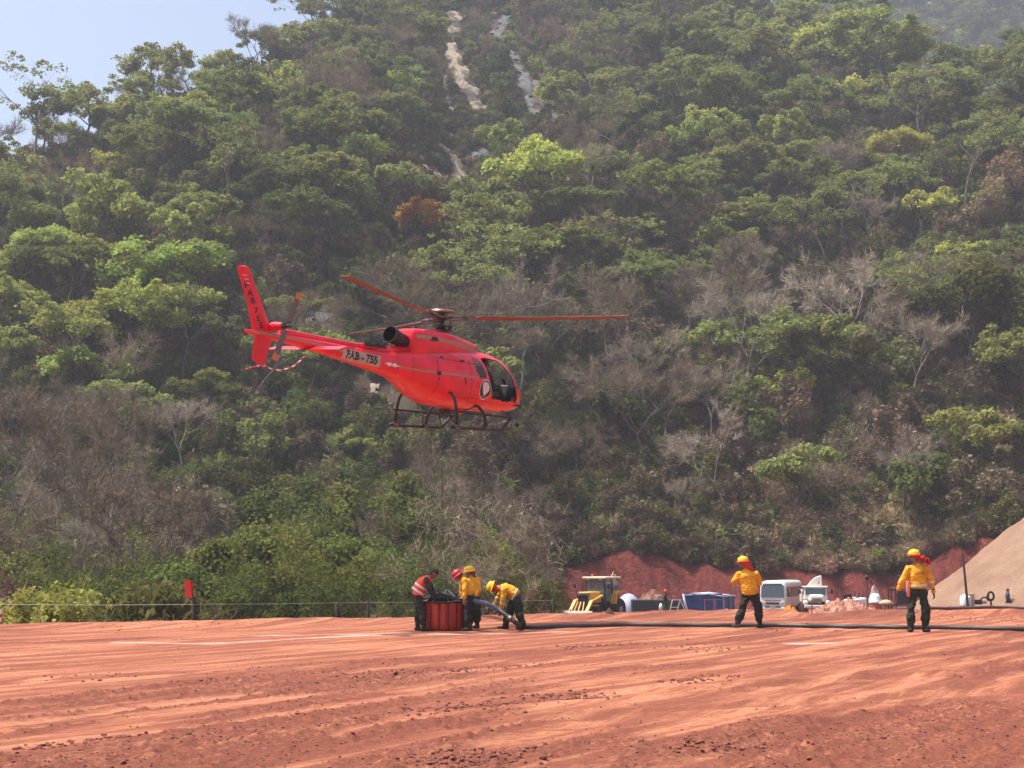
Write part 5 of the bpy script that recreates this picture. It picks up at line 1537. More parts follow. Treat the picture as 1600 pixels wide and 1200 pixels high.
        h_o = hm_.build('helmet', opt['helmet'], root, True)
        br = MB(); V = []
        for ra, rb, z in ((.112, .130, .012), (.148, .185, -.012), (.148, .185, -.020), (.112, .130, -.004)):
            for k in range(n): a = 6.2832 * k / n; V.append(c + sd * ra * math.cos(a) + fw * (rb * math.sin(a) + .008) + hup * z)
        br.add(V, [(j * n + k, j * n + (k + 1) % n, ((j + 1) % 4) * n + (k + 1) % n, ((j + 1) % 4) * n + k) for j in range(4) for k in range(n)])
        br.build('helmet_brim', opt.get('brim', opt['helmet']), h_o, True)
    if opt.get('cap'):
        c = hd + hup * .03; cp = MB(); cp.ball(c + hup * .01, (.088, .104, .10), 16, 8, rot, z0=-.1); cp.box(c + fw * .12 + hup * .02, (.13, .10, .012), rot); cp.build('cap', opt['cap'], root, True)
        MB().ball(hd - fw * .03 - hup * .01, (.079, .08, .07), 14, 8, rot).build('hair', hair_m, root, True)
    elif not opt.get('helmet'):
        MB().ball(hd - fw * .018 + hup * .03, (.083, .093, .10), 14, 8, rot, z0=-.5).build('hair', hair_m, root, True)
    if opt.get('cloth'):
        cm, flow, ln = opt['cloth']
        flow = V3(flow).normalized(); n = 17; m = 9; V = []; F = []
        r2 = random.Random(hash(label) % 97 + 3)
        for j in range(m):
            t_ = j / (m - 1)
            for k in range(n):
                a = R(-5 - 170 * k / (n - 1)) if opt.get('wrap') else R(-200 * k / (n - 1) + 10)
                ra = sd * math.cos(a) * (.118 - .02 * t_) + fw * math.sin(a) * (.132 - .03 * t_)
                p = hd + hup * .045 + ra
                p = p + (flow * t_ * ln) + (hup * (-.05) * t_)
                p = p - ra * .55 * max(0, t_ - .35)
                p = p + ra.normalized() * .02 * math.sin(k * 1.9 + j * .8) * t_ * opt.get('folds', 1)
                p = p + Vector((0, 0, .03 * math.sin(j * 1.7 + k * .5) * t_ * opt.get('folds', 1)))
                V.append(p)
        F = [(j * n + k, j * n + k + 1, (j + 1) * n + k + 1, (j + 1) * n + k) for j in range(m - 1) for k in range(n - 1)]
        mb_ = MB().add(V, F); o = mb_.build('neck_cloth', cm, root, True)
        s_ = o.modifiers.new('solid', 'SOLIDIFY'); s_.thickness = .008 * opt.get('folds', 1)
    return root

def mk(px0, py0, s):
    return lambda px, py, dy=0.0: ((px - px0) / s, dy, (py0 - py) / s)
def stand(px, py, dy=0):
    Y = CAM_H * FPX / (py - HOR) + dy; x = px2u(px) * Y
    return Vector((x, Y, gz(x, Y)))

# vest man bending over the bucket
s = 64.; p = mk(658, 984, s)
person('person in an orange safety vest and black cap bending over the orange bucket', stand(658, 984, .1),
  dict(head=p(679, 897.5), neck=p(671.5, 903), pelvis=p(655, 929), shR=p(668, 906, -.18), shL=p(668.5, 906.5, .18), elR=p(673.5, 923, -.22), wrR=p(681, 937, -.12), elL=p(675, 922, .22), wrL=p(683, 938, .16),
       hpR=p(655, 932, -.09), hpL=p(655, 932, .09), knR=p(661.5, 957, -.10), knL=p(655, 957, .12), anR=p(664, 978, -.12), anL=p(654.5, 979, .12), toR=p(675, 983, -.12), toL=p(663, 983, .14), hup=(.45, 0, .9)),
  (.9, -.1, -.45), drk_m, drk_m, dict(cap=hair_m, vest=1, topname='jacket', gloves=glove_m, back=(-.05, 0, .02), bulk=.95))
# two behind / right of the bucket
p = mk(738, 981, 64.)
person('standing person in yellow shirt and yellow helmet with maroon neck cloth behind the bucket', stand(739, 981.5, .5),
  dict(head=p(733, 894), neck=p(736.5, 902), pelvis=p(739, 931), shR=p(728, 907, .02), shL=p(745.5, 906, -.03), elR=p(725, 921, -.05), wrR=p(729, 933, -.22), elL=p(748, 921, -.08), wrL=p(741, 932, -.25),
       hpR=p(735.5, 934, 0), hpL=p(743, 934, 0), knR=p(735, 957, -.06), knL=p(745, 957, -.04), anR=p(734, 976, 0), anL=p(745.5, 976, 0), toR=p(728, 981, -.15), toL=p(740, 981, -.15), hup=(-.15, 0, 1)),
  (-.75, -.55, -.45), yel_m, olv_m, dict(helmet=helm_y, cloth=(cloth_m, (.45, .15, -.9), .22), gloves=glove_m, bulk=1.0))
p = mk(726, 983, 64.)
person('person in yellow shirt and red helmet stooping over the bucket rim with the hose', stand(729, 983.5, -.12),
  dict(head=p(714.5, 900.5), neck=p(720.5, 904), pelvis=p(732, 930), shR=p(722.5, 907.5, .17), shL=p(724, 907.5, -.17), elR=p(719, 921, .2), wrR=p(719, 934, .15), elL=p(724.5, 921, -.26), wrL=p(724, 933, -.26),
       hpR=p(732, 933, .09), hpL=p(731, 933, -.09), knR=p(727, 957, .1), knL=p(728, 957, -.1), anR=p(729, 978, .1), anL=p(731, 978, -.1), toR=p(722, 982, .1), toL=p(724, 982, -.1), hup=(-.6, 0, .8)),
  (-.75, -.1, -.65), yel_m, mat('black_trousers', (.009, .011, .010), .9, noise=.3, nscale=6), dict(helmet=helm_r, cloth=(cloth_m, (.4, 0, -.6), .14), back=(.03, 0, .03), bulk=.98))
# hose man
p = mk(795, 981, 64.)
person('person in yellow shirt and yellow helmet bending low to lift the hose', stand(797, 981.5, .1),
  dict(head=p(769.5, 916), neck=p(777.5, 917), pelvis=p(805, 929.5), shR=p(784, 917, .17), shL=p(785.5, 919, -.17), elR=p(776, 934, .2), wrR=p(769.5, 943.5, .05), elL=p(784.5, 937, -.2), wrL=p(780.5, 952, -.08),
       hpR=p(803, 934, .09), hpL=p(806, 933, -.08), knR=p(793, 957, .10), knL=p(808.5, 956, -.12), anR=p(787.5, 976, .10), anL=p(816, 975, -.08), toR=p(776, 981, .08), toL=p(808, 981, -.06), hup=(-.95, 0, .3)),
  (-.45, -.25, -.95), yel_m, olv_m, dict(helmet=helm_y, cloth=(cloth_r, (.5, -.1, -.75), .17), bands=2, back=(.02, 0, .05), bulk=1.02))
# lone firefighter, hands to the front
p = mk(1166, 979, 62.5)
person('firefighter in yellow shirt standing on the hose left of the bus, back turned', stand(1166, 979.5),
  dict(head=p(1158.5, 879.5), neck=p(1163, 889), pelvis=p(1168, 926), shR=p(1178, 897, -.03), shL=p(1152, 897, .03), elR=p(1183.5, 911, .05), wrR=p(1172, 915, .26), elL=p(1143.5, 909, .10), wrL=p(1151, 905, .30),
       hpR=p(1175.5, 930), hpL=p(1161, 930), knR=p(1181, 954, -.03), knL=p(1154, 954), anR=p(1182.5, 974), anL=p(1147.5, 974), toR=p(1192, 979, -.04), toL=p(1143, 979, .12), hup=(-.05, .05, 1)),
  (-.82, .35, -.05), yel_m, mat('dark_trousers', (.014, .018, .013), .9, noise=.3, nscale=6), dict(helmet=helm_y, brim=cloth_r, cloth=(cloth_r, (.75, -.25, -.8), .24), bulk=1.1, hem=.03))
# right firefighter with bands and dark letters on the back
p = mk(1427, 985, 66.)
ff = person('firefighter in banded yellow shirt standing right of the bus, red cloth blowing sideways', stand(1427, 985.5),
  dict(head=p(1424, 869.5), neck=p(1427.5, 880), pelvis=p(1428.5, 919), shR=p(1441, 888, 0), shL=p(1414, 888, 0), elR=p(1449.5, 905.5, .0), wrR=p(1452.5, 923, .03), elL=p(1405, 905, 0), wrL=p(1399, 919.5, .03),
       hpR=p(1435.5, 924), hpL=p(1421, 924), knR=p(1438, 953, -.04), knL=p(1415.5, 953, -.02), anR=p(1436.5, 978), anL=p(1415.5, 978), toR=p(1440, 985, -.16), toL=p(1411, 985, -.10), hup=(-.02, .02, 1)),
  (-.85, .45, -.05), yel_m, olv_m, dict(helmet=helm_y, brim=cloth_r, folds=2.5, cloth=(cloth_r, (1, -.25, -.42), .30), bands=2, gloves=glove_m, bulk=1.06, hem=-.02))
# lettering on the shirt back (unreadable in the photograph: dark rows of marks)
prt = mat('shirt_print', (.12, .06, .01), .9)
lt = MB()
for row, (z, n_, wd) in enumerate(((1.405, 5, .030), (1.365, 7, .032), (1.335, 6, .020))):
    for k in range(n_):
        x = (k - (n_ - 1) / 2) * .042 + .02; h = .024 if row < 2 else .014
        lt.box((x, -.158, z), (wd, .004, h * .35)); lt.box((x - wd * .35, -.158, z + .004), (.008, .004, h)); 
        if k % 2: lt.box((x, -.158, z + h * .4), (wd * .8, .004, .006))
lt.build('back_lettering', prt, ff)
MB().capsule([p(1410.5, 908, -.12), p(1410, 920, -.14), p(1411, 930, -.12)], [(.035, .02), (.048, .026), (.03, .018)], lat=(1, 0, 0)).build('hip_pouch', mat('pouch_orange', (.80, .22, .13), .5), ff, True)
# pilot in the cabin
hm3 = MW
def hp_(f, r, z): return hm3 @ Vector(Pb(f, r, z))
po = hp_(1.7, .42, .84)
def hj(f, r, z): return tuple(hp_(f, r, z) - po)
root = person('pilot in dark helmet and clothes seated in the helicopter cabin', po,
  dict(head=hj(1.55, .42, 1.88), neck=hj(1.50, .42, 1.72), pelvis=hj(1.62, .42, 1.22), shR=hj(1.52, .62, 1.64), shL=hj(1.52, .22, 1.64), elR=hj(1.70, .66, 1.36), wrR=hj(1.98, .52, 1.28), elL=hj(1.66, .18, 1.34), wrL=hj(1.86, .14, 1.14),
       hpR=hj(1.68, .52, 1.20), hpL=hj(1.68, .32, 1.20), knR=hj(2.14, .52, 1.28), knL=hj(2.14, .30, 1.28), anR=hj(2.42, .52, .94), anL=hj(2.42, .32, .94), toR=hj(2.6, .52, .9), toL=hj(2.6, .32, .9), hup=tuple(hj(1.55, .42, 2.0)[i] - hj(1.55, .42, 1.88)[i] for i in range(3))),
  tuple(Vector(hj(2, .42, 1.8)) - Vector(hj(1.5, .42, 1.84))), liner, liner, dict(helmet=mat('pilot_helmet', (.03, .03, .03), .3), bulk=.95), 'helicopter crew')
# far people
def far_person(label, px, Y, zt, fx, top, legs, cap, stride=.22, grp='workers on the lower terrace', h=1.7):
    x = px2u(px) * Y; k = h / 1.78
    J = dict(head=(0.02 * fx, 0, 1.63), neck=(0, 0, 1.48), pelvis=(0, 0, .95), shR=(0, -.19, 1.42), shL=(0, .19, 1.42), elR=(-.10 * fx, -.24, 1.15), wrR=(.08 * fx, -.25, .93), elL=(.08 * fx, .24, 1.14), wrL=(.26 * fx, .22, .98),
             hpR=(0, -.09, .93), hpL=(0, .09, .93), knR=(stride * .7 * fx, -.1, .50), knL=(-stride * .4 * fx, .1, .50), anR=(stride * fx, -.1, .10), anL=(-stride * fx, .1, .12), toR=(stride * fx + .2 * fx, -.1, .05), toL=(-stride * fx + .2 * fx, .1, .05))
    J = {a: tuple(q * k for q in b_) for a, b_ in J.items()}
    return person(label, (x, Y, zt), J, (fx, -.25, 0), top, legs, cap, grp)
far_person('man in blue clothes and dark cap walking before the gravel heap', 1566.5, 103, TER + .48, 1, blue_m, mat('navy_trousers', (.02, .022, .035), .9), dict(cap=mat('cap_dark', (.05, .02, .02), .8)), .3)
far_person('person in dark clothes and red helmet left of the blue tent', 1037, 108, TER + .25, 1, mat('dark_jacket', (.015, .02, .03), .9), drk_m, dict(helmet=mat('helmet_bright_red', (.65, .05, .03), .4)), .05, h=1.75)

# ------------------------------------------------------------------ water bucket, sling and hose
bo = stand(696, 983, .15)
bk_m = bpy.data.materials.new('bucket_fabric'); bk_m.use_nodes = True
nt = bk_m.node_tree; b = nt.nodes['Principled BSDF']; L = nt.links; b.inputs['Roughness'].default_value = .5
tco = N('ShaderNodeTexCoord').outputs['Object']; mpb = N('ShaderNodeMapping'); mpb.inputs['Scale'].default_value = (5, 5, 1.2); L.new(tco, mpb.inputs[0])
c = rgbmix(rng_(noise(1, 6, mpb.outputs[0], .7), .4, .65), (.50, .035, .012), (.26, .018, .010)); L.new(c, b.inputs['Base Color'])
bucket = thing('water_bucket', 'collapsible orange-red water bucket slung under the helicopter, standing on the dirt', 'water bucket', bo)
n = 96; V = []; prof = [(.50, 0), (.545, .06), (.56, .25), (.55, .45), (.56, .60), (.565, .66)]
for r_, z in prof:
    for k in range(n):
        a = 6.2832 * k / n; rr2 = r_ * (1 - .035 * abs(math.sin(a * 8)) ** 6 - .014 * math.sin(a * 24 + z * 9) - .02 * math.sin(a * 5 + 1 + z * 4) - .012 * math.sin(a * 13 + z * 21))
        V.append((rr2 * math.cos(a), rr2 * math.sin(a), z))
F = [(i * n + k, i * n + (k + 1) % n, (i + 1) * n + (k + 1) % n, (i + 1) * n + k) for i in range(len(prof) - 1) for k in range(n)] + [tuple(range(n - 1, -1, -1))]
MB().add(V, F).build('bucket_shell', bk_m, bucket, True)
MB().lathe([(.48, .60), (.0, .60)], n=32, cap=False).build('water', mat('dark_water', (.01, .012, .012), .05), bucket)
mb = MB(); mb.tube([(.565 * math.cos(6.2832 * k / 32), .565 * math.sin(6.2832 * k / 32), .67) for k in range(32)], .025, 8, closed=True); mb.build('rim', blk, bucket, True)
for k in range(16):
    a = 6.2832 * (k + .5) / 16 * 1.0
    MB().bar((.556 * math.cos(a), .556 * math.sin(a), .02), (.566 * math.cos(a), .566 * math.sin(a), .66), .022, .01, up=(math.cos(a), math.sin(a), 0)).build('rib', mat('rib_dark', (.06, .01, .01), .7) if k == 0 else bpy.data.materials['rib_dark'], bucket)
knot = Vector((.06, 0, .97))
for k in range(8):
    a = 6.2832 * k / 8 + .2; q = Vector((.56 * math.cos(a), .56 * math.sin(a), .67))
    MB().tube([q, q.lerp(knot, .5) + Vector((0, 0, -.05)), knot], .010, 6).build('sling_cord', mat('cord_grey', (.36, .35, .33), .7) if k == 0 else (bpy.data.materials['cord_grey'] if k % 3 else blk), bucket, True)
mb = MB(); r3 = random.Random(5)
for k in range(16):
    a = r3.uniform(0, 6.28); q = Vector((.35 * math.cos(a), .35 * math.sin(a), .70)); mb.tube([q, q + Vector((r3.uniform(-.2, .2), r3.uniform(-.15, .15), r3.uniform(.05, .2))), q + Vector((r3.uniform(-.35, .35), r3.uniform(-.2, .2), r3.uniform(0, .08)))], .022, 6)
mb.capsule([(-.35, -.2, .72), (-.2, -.25, .84), (-.1, -.2, .74)], [.05, .06, .04]); mb.capsule([(.3, -.1, .74), (.42, -.15, .85), (.5, -.1, .75)], [.06, .07, .05])
mb.build('folded_webbing', blk, bucket, True)
# line to the aircraft
ht = hm3 @ Vector(Pb(.15, 0, .30)); kw = bo + knot
line = thing('sling_line', 'thin long line with a steel hook hanging from the helicopter to the bucket', 'cable', kw)
hk = at(692.5, 861, kw.y + (ht.y - kw.y) * .22)
hook_top = hk; 
MB().tube([ht - kw, ht.lerp(hook_top, .5) - kw + Vector((.02, 0, 0)), hook_top - kw], .008, 6).build('cable', mat('cable_dark', (.045, .03, .025), .7), line, True)
MB().tube([ht.lerp(hook_top, .02) - kw, ht.lerp(hook_top, .12) - kw + Vector((.16, 0, 0)), ht.lerp(hook_top, .22) - kw + Vector((.12, 0, 0)), ht.lerp(hook_top, .3) - kw], .008, 6).build('control_cable', blk, line, True)
h2 = hook_top.lerp(kw, .30)
mb = MB(); mb.capsule([hook_top - kw, h2 - kw], [.028, .034]); mb.tube([h2 - kw, h2 - kw + Vector((.05, 0, -.06)), h2 - kw + Vector((0, 0, -.12)), h2 - kw + Vector((-.04, 0, -.08))], .016, 8); mb.build('hook', stl, line, True)
MB().tube([h2 - kw + Vector((0, 0, -.1)), Vector((0, 0, 0))], .011, 6).build('cable', bpy.data.materials['cable_dark'], line, True)
# the hose
hose_m = mat('hose_rubber', (.035, .032, .034), .5, noise=.4, nscale=3)
hose_b = mat('hose_blue', (.10, .13, .20), .35)
Yh_ = stand(735, 983).y
def onray(px, py, Y): return at(px, py, Y)
hp0 = [onray(712, 940, Yh_ + .1), onray(727, 936.5, Yh_ - .25), onray(745.5, 940, Yh_ - .3), onray(765, 945.5, Yh_ - .15), onray(780, 953.5, Yh_ - .1), onray(793, 963, Yh_ - .25), onray(808, 974.5, Yh_ - .3)]
gp2 = [(815, 980.3), (830, 981), (900, 978.5), (980, 977), (1060, 977.5), (1140, 978), (1200, 977.8), (1260, 979), (1330, 980), (1400, 981.2), (1480, 981.5), (1540, 983), (1640, 984)]
ptsg = []
for px, py in gp2:
    Y = CAM_H * FPX / (py - HOR); x = px2u(px) * Y; ptsg.append(Vector((x, Y, gz(x, Y) + .055)))
def spl(P, k=8):
    out = []
    for i in range(len(P) - 1):
        a, b_, c_, d_ = P[max(i - 1, 0)], P[i], P[i + 1], P[min(i + 2, len(P) - 1)]
        for j in range(k):
            t = j / k; out.append(.5 * ((2 * b_) + (c_ - a) * t + (2 * a - 5 * b_ + 4 * c_ - d_) * t * t + (3 * b_ - a - 3 * c_ + d_) * t ** 3))
    return out + [P[-1]]
hose = thing('hose', 'thick black hose lying across the dirt and lifted into the bucket', 'hose', tuple(ptsg[0]))
o0 = ptsg[0]
sp1 = spl([q - o0 for q in hp0]); MB().tube(sp1[:34], .058, 12).build('suction_end', hose_b, hose, True)
full = spl([q - o0 for q in hp0[-3:]] + [q - o0 for q in ptsg])
full2 = []
for i, q in enumerate(full):
    if i > 24: q = q + Vector((0, .05 * math.sin(i * .7), .0)); w_ = q + o0; q.z = float(np.mean(gz(w_.x + np.linspace(-.7, .7, 7), w_.y + np.zeros(7)))) + .045 - o0.z
    full2.append(q)
MB().tube(full2, .056, 12).build('hose_run', hose_m, hose, True)
cpx = full2[10]; MB().tube([full2[9], full2[12]], .070, 12).build('coupling', stl, hose, True)
# ------------------------------------------------------------------ vehicles and gear on the lower terrace
def tp(px, Y, z=TER): return (px2u(px) * Y, Y, z)
cream = mat('cream_white_paint', (.74, .70, .62), .35, noise=.06, nscale=1.5)
glz = mat('vehicle_glass', (.05, .075, .085), .08, spec=.9)
tyre = mat('tyre', (.02, .018, .017), .9)
dust = mat('dusty_rim', (.30, .25, .20), .7)
catm = mat('machine_yellow', (.66, .36, .045), .5, noise=.12, nscale=2)
grey = mat('grey_steel', (.22, .19, .17), .55, noise=.25, nscale=3)
lamp = mat('lamp_glass', (.65, .65, .68), .15)
def wheel(parent, x, y, r, w, z=None, sgn=1):
    z = r if z is None else z
    rot = Matrix.Rotation(R(90), 3, 'X')
    t = MB().lathe([(r * .60, -w / 2), (r * .93, -w / 2), (r, -w * .35), (r, w * .35), (r * .93, w / 2), (r * .60, w / 2)], (x, y, z), 24, rot).build('wheel', tyre, parent, True, sharp=35)
    MB().lathe([(.04, -w * .52), (r * .2, -w * .54), (r * .58, -w * .40), (r * .62, -w * .50), (r * .62, w * .5), (r * .58, w * .4), (.04, w * .5)], (x, y, z), 20, rot).build('rim', dust, t, True, sharp=35)
    return t
def rbox(name, c, size, m_, parent, bev=.04, rot=None, taper=1.0, shift=(0, 0)):
    return MB().box(c, size, rot, taper, shift).build(name, m_, parent, bevel=bev)

# minibus: local +x is forward
Yb = 116
a_ = math.atan2(-math.cos(R(22)), -math.sin(R(22)))
bus = thing('bus', 'cream-white minibus parked facing the camera below the red bank', 'bus', tp(1217, Yb, TER), a_)
V = []; F = []
# body as rounded loft along x
st = [(-3.5, .93, .55, 2.50), (-3.4, 1.0, .42, 2.60), (2.6, 1.01, .40, 2.62), (3.2, 1.0, .40, 2.58), (3.36, .98, .40, 2.36), (3.52, .97, .42, 1.35), (3.56, .95, .45, .8), (3.5, .93, .42, .50)]
n = 28
for x, w, z0, z1 in st:
    for k in range(n):
        a = 2 * math.pi * k / n; ca, sa = math.cos(a), math.sin(a); e = 2 / 5.5
        V.append((x, w * math.copysign(abs(ca) ** e, ca), (z0 + z1) / 2 + (z1 - z0) / 2 * math.copysign(abs(sa) ** e, sa)))
for i in range(len(st) - 1):
    for k in range(n): F.append((i * n + k, i * n + (k + 1) % n, (i + 1) * n + (k + 1) % n, (i + 1) * n + k))
F.append(tuple(range(n))); F.append(tuple((len(st) - 1) * n + k for k in range(n)))
MB().add(V, F).build('body', cream, bus, True, sharp=40)
MB().add([(3.575, -.90, 1.36), (3.575, .90, 1.36), (3.46, .86, 2.26), (3.46, -.86, 2.26), (3.40, -.90, 1.36), (3.40, .90, 1.36), (3.28, .86, 2.26), (3.28, -.86, 2.26)], [(0, 1, 2, 3), (4, 7, 6, 5), (0, 4, 5, 1), (1, 5, 6, 2), (2, 6, 7, 3), (3, 7, 4, 0)]).build('windscreen', glz, bus)
MB().box((3.43, 0, 2.33), (.06, 1.5, .10), Matrix.Rotation(R(-20), 3, 'Y')).build('visor_band', blk, bus)
for s in (1, -1):
    for i, (x0, x1) in enumerate(((-3.2, -2.25), (-2.2, -1.2), (-1.15, -.15), (-.1, .9), (.95, 1.9))):
        rbox('side_window', ((x0 + x1) / 2, 1.005 * s, 1.72), (x1 - x0, .03, .78), mat('window_dusky', (.20, .155, .12), .15, spec=.8) if i == 0 and s == 1 else bpy.data.materials['window_dusky'], bus, .02)
    rbox('cab_window', (2.55, 1.0 * s, 1.78), (.85, .03, .72), glz, bus, .02)
    rbox('headlight', (3.555, .68 * s, .92), (.04, .34, .20), lamp, bus, .03)
    m_ = MB(); m_.box((3.35, 1.22 * s, 1.55), (.12, .14, .34)); m_.tube([(3.3, 1.0 * s, 1.9), (3.34, 1.18 * s, 1.75)], .015); m_.build('mirror', blk, bus, bevel=.03)
    wheel(bus, 2.3, .86 * s, .39, .24); wheel(bus, -2.1, .86 * s, .39, .24)
rbox('grille', (3.57, 0, 1.08), (.03, 1.25, .04), blk, bus, .005)
rbox('grille', (3.575, 0, .86), (.03, 1.02, .13), blk, bus, .01)
for s in (1, -1): rbox('bumper_intake', (3.56, .42 * s, .60), (.05, .40, .09), blk, bus, .01)
rbox('number_plate', (3.59, 0, .62), (.02, .34, .12), plate_m, bus, .005)
rbox('bumper', (3.50, 0, .47), (.16, 1.86, .16), cream, bus, .05)
m_ = MB(); m_.tube([(3.56, -.3, 1.44), (3.47, -.1, 1.75)], .012); m_.tube([(3.56, .4, 1.44), (3.47, .55, 1.75)], .012); m_.build('wiper', blk, bus)

# truck
a_ = math.atan2(-math.cos(R(8)), -math.sin(R(8)))
trk = thing('truck', 'old white bonneted truck with a curved white deflector, right of the minibus', 'truck', tp(1269, 109, TER + .18), a_)
rbox('cab', (-.2, 0, 1.5), (1.3, 1.75, .95), cream, trk, .08, taper=.94)
rbox('cab_roof', (-.2, 0, 2.02), (1.45, 1.86, .10), cream, trk, .04)
rbox('windscreen', (.47, 0, 1.66), (.05, 1.46, .50), glz, trk, .02, Matrix.Rotation(R(-8), 3, 'Y'))
for s in (1, -1):
    rbox('side_window', (-.15, .87 * s, 1.66), (.75, .03, .46), glz, trk, .02)
    rbox('fender', (1.15, .80 * s, .86), (1.2, .36, .34), cream, trk, .12)
    MB().ball((1.76, .78 * s, .88), (.06, .13, .13), 14, 8).build('headlight', lamp, trk, True)
    m_ = MB(); m_.tube([(.45, .9 * s, 1.5), (.6, 1.15 * s, 1.7)], .018); m_.box((.6, 1.18 * s, 1.66), (.05, .18, .30)); m_.build('mirror', blk, trk)
    wheel(trk, 1.1, .80 * s, .42, .24, .42); wheel(trk, -2.6, .80 * s, .45, .40, .45)
rbox('bonnet', (1.05, 0, 1.20), (1.35, 1.15, .52), cream, trk, .14, taper=.92)
rbox('grille', (1.745, 0, 1.10), (.03, .70, .22), grey, trk, .01)
rbox('grille_slot', (1.80, .10, .72), (.03, .75, .07), blk, trk, .01)
rbox('bumper', (1.82, 0, .60), (.16, 1.9, .22), cream, trk, .05)
rbox('chassis', (-1.3, 0, .62), (5.2, .8, .22), dkm, trk, .02)
rbox('cargo_bed', (-2.6, 0, 1.30), (2.6, 1.9, .9), cream, trk, .03)
# quarter round deflector: rises to the right as seen, drops straight
V = []; P_ = [(.62, 0)] + [(.55 - 1.05 * t_, .78 * math.sin(t_ * math.pi / 2) ** .8) for t_ in np.linspace(.05, 1, 10)] + [(-.52, 0)]
P_ = [(y_, z_) for y_, z_ in P_]
MB().prism([(-.55, -y_, 2.07 + z_) for y_, z_ in P_], (.5, 0, 0)).build('roof_deflector', cream, trk, bevel=.05)
rbox('deflector_badge', (-.03, .28, 2.30), (.02, .10, .16), tan, trk, .01)

# backhoe loader: faces left and towards the camera
a_ = R(180 + 57)
bh = thing('backhoe_loader', 'yellow backhoe loader with its front bucket lowered, by the red bank', 'backhoe', tp(936, 101, TER), a_); bh.scale = (1.07, 1.07, 1.07)
rbox('chassis', (.3, 0, .95), (3.6, .8, .45), dkm, bh, .03)
rbox('hood', (1.35, 0, 1.52), (1.65, .98, .72), catm, bh, .10, taper=.9)
rbox('grille', (2.19, 0, 1.38), (.05, .74, .52), blk, bh, .02)
rbox('hood_front_panel', (2.12, 0, 1.76), (.28, .84, .16), grey, bh, .04)
# cab: posts, panes, roof
for x, y in ((.62, .72), (.62, -.72), (-.25, .78), (-.25, -.78), (-1.15, .72), (-1.15, -.72)):
    MB().bar((x, y, 1.15), (x * .95, y * .93, 2.68), .09, .09).build('cab_post', blk, bh)
rbox('cab_roof', (-.27, 0, 2.76), (2.15, 1.75, .13), mat('cab_roof_cream', (.72, .62, .46), .6), bh, .05)
rbox('cab_base', (-.27, 0, 1.12), (1.75, 1.42, .30), blk, bh, .03)
pane = mat('pane_tint', (.16, .22, .24), .06, alpha=.45, spec=.9)
rbox('front_window', (.63, 0, 2.0), (.02, 1.32, 1.25), pane, bh, .0)
rbox('rear_window', (-1.12, 0, 2.0), (.02, 1.32, 1.2), pane, bh, .0)
for s in (1, -1):
    rbox('door_window', (.18, .73 * s, 1.95), (.78, .02, 1.35), pane, bh, .0); rbox('side_window', (-.70, .73 * s, 2.05), (.78, .02, 1.1), pane, bh, .0)
    rbox('work_light', (.72, .45 * s, 2.66), (.1, .18, .10), lamp, bh, .02)
    wheel(bh, 1.75, .82 * s, .42, .30); wheel(bh, -.75, .92 * s, .72, .44)
    # rear fender arches
    pf = [(-.05, 1.1), (-.2, 1.75), (-.5, 1.95), (-.6, 1.88), (-.35, 1.68), (-.2, 1.08)]
    MB().prism([(x, .72 * s, z) for x, z in pf], (0, .42 * s, 0)).build('rear_fender', catm, bh, bevel=.03)
    rbox('front_fender', (1.75, .82 * s, .98), (.85, .34, .06), blk, bh, .03)
    # loader arm
    arm = MB(); arm.bar((.75, .56 * s, 1.62), (2.15, .60 * s, 1.28), .12, .24, up=(0, 1, 0)); arm.bar((2.1, .60 * s, 1.34), (2.98, .60 * s, .45), .12, .22, up=(0, 1, 0)); arm.tube([(1.2, .58 * s, 1.0), (2.2, .60 * s, 1.02)], .05); arm.build('loader_arm', catm, bh)
    mr = MB(); mr.tube([(.75, .75 * s, 2.45), (1.05, 1.2 * s, 2.35)], .02); mr.ball((1.05, 1.24 * s, 2.25), (.05, .13, .18), 10, 6); mr.build('mirror', blk, bh)
bk = [(2.95, .12), (2.9, .62), (3.05, .72), (3.22, .60), (3.30, .32), (3.62, .10), (3.60, .06)]
MB().prism([(x, -1.18, z) for x, z in bk], (0, 2.36, 0)).build('front_bucket', mat('bucket_steel', (.40, .33, .27), .5, noise=.2, nscale=3), bh, bevel=.02)
for y in (-.2, .1, .42): MB().bar((2.98, y, .62), (2.55, y * .7, 1.25), .07, .10).build('bucket_link', catm, bh)
MB().tube([(1.6, -.35, 1.85), (1.6, -.35, 2.45), (1.66, -.35, 2.5)], .035).build('exhaust_stack', blk, bh, True)
MB().tube([(2.5, -.1, 1.1), (2.62, -.2, 1.9), (2.5, -.3, 2.4)], .025).build('grab_bar', blk, bh, True)
MB().lathe([(.07, 0), (.075, .12), (.03, .17)], (.2, -.45, 2.82), 12).build('beacon', mat('beacon_orange', (.85, .09, .04), .3), bh, True)
# rear digging arm folded up
bm_ = MB(); bm_.bar((-1.9, .05, .85), (-1.75, .05, 2.95), .22, .30, up=(0, 1, 0)); bm_.build('boom', catm, bh, bevel=.03)
dp = MB(); dp.bar((-1.8, .05, 2.95), (-2.25, .05, 1.1), .18, .22, up=(0, 1, 0)); dp.build('dipper_arm', catm, bh, bevel=.03)
hy = MB(); hy.tube([(-1.2, .05, 2.5), (-1.75, .05, 3.1)], .05); hy.tube([(-1.75, .05, 3.12), (-2.05, .05, 2.75)], .05); hy.tube([(-1.3, .05, 1.2), (-1.7, .05, 2.1)], .05); hy.build('hydraulic_ram', stl, bh)
MB().prism([(-2.3, -.3, 1.2), (-2.05, -.3, 1.1), (-2.05, -.3, .7), (-2.45, -.3, .45), (-2.7, -.3, .7)], (0, .62, 0)).build('rear_bucket', dkm, bh, bevel=.02)
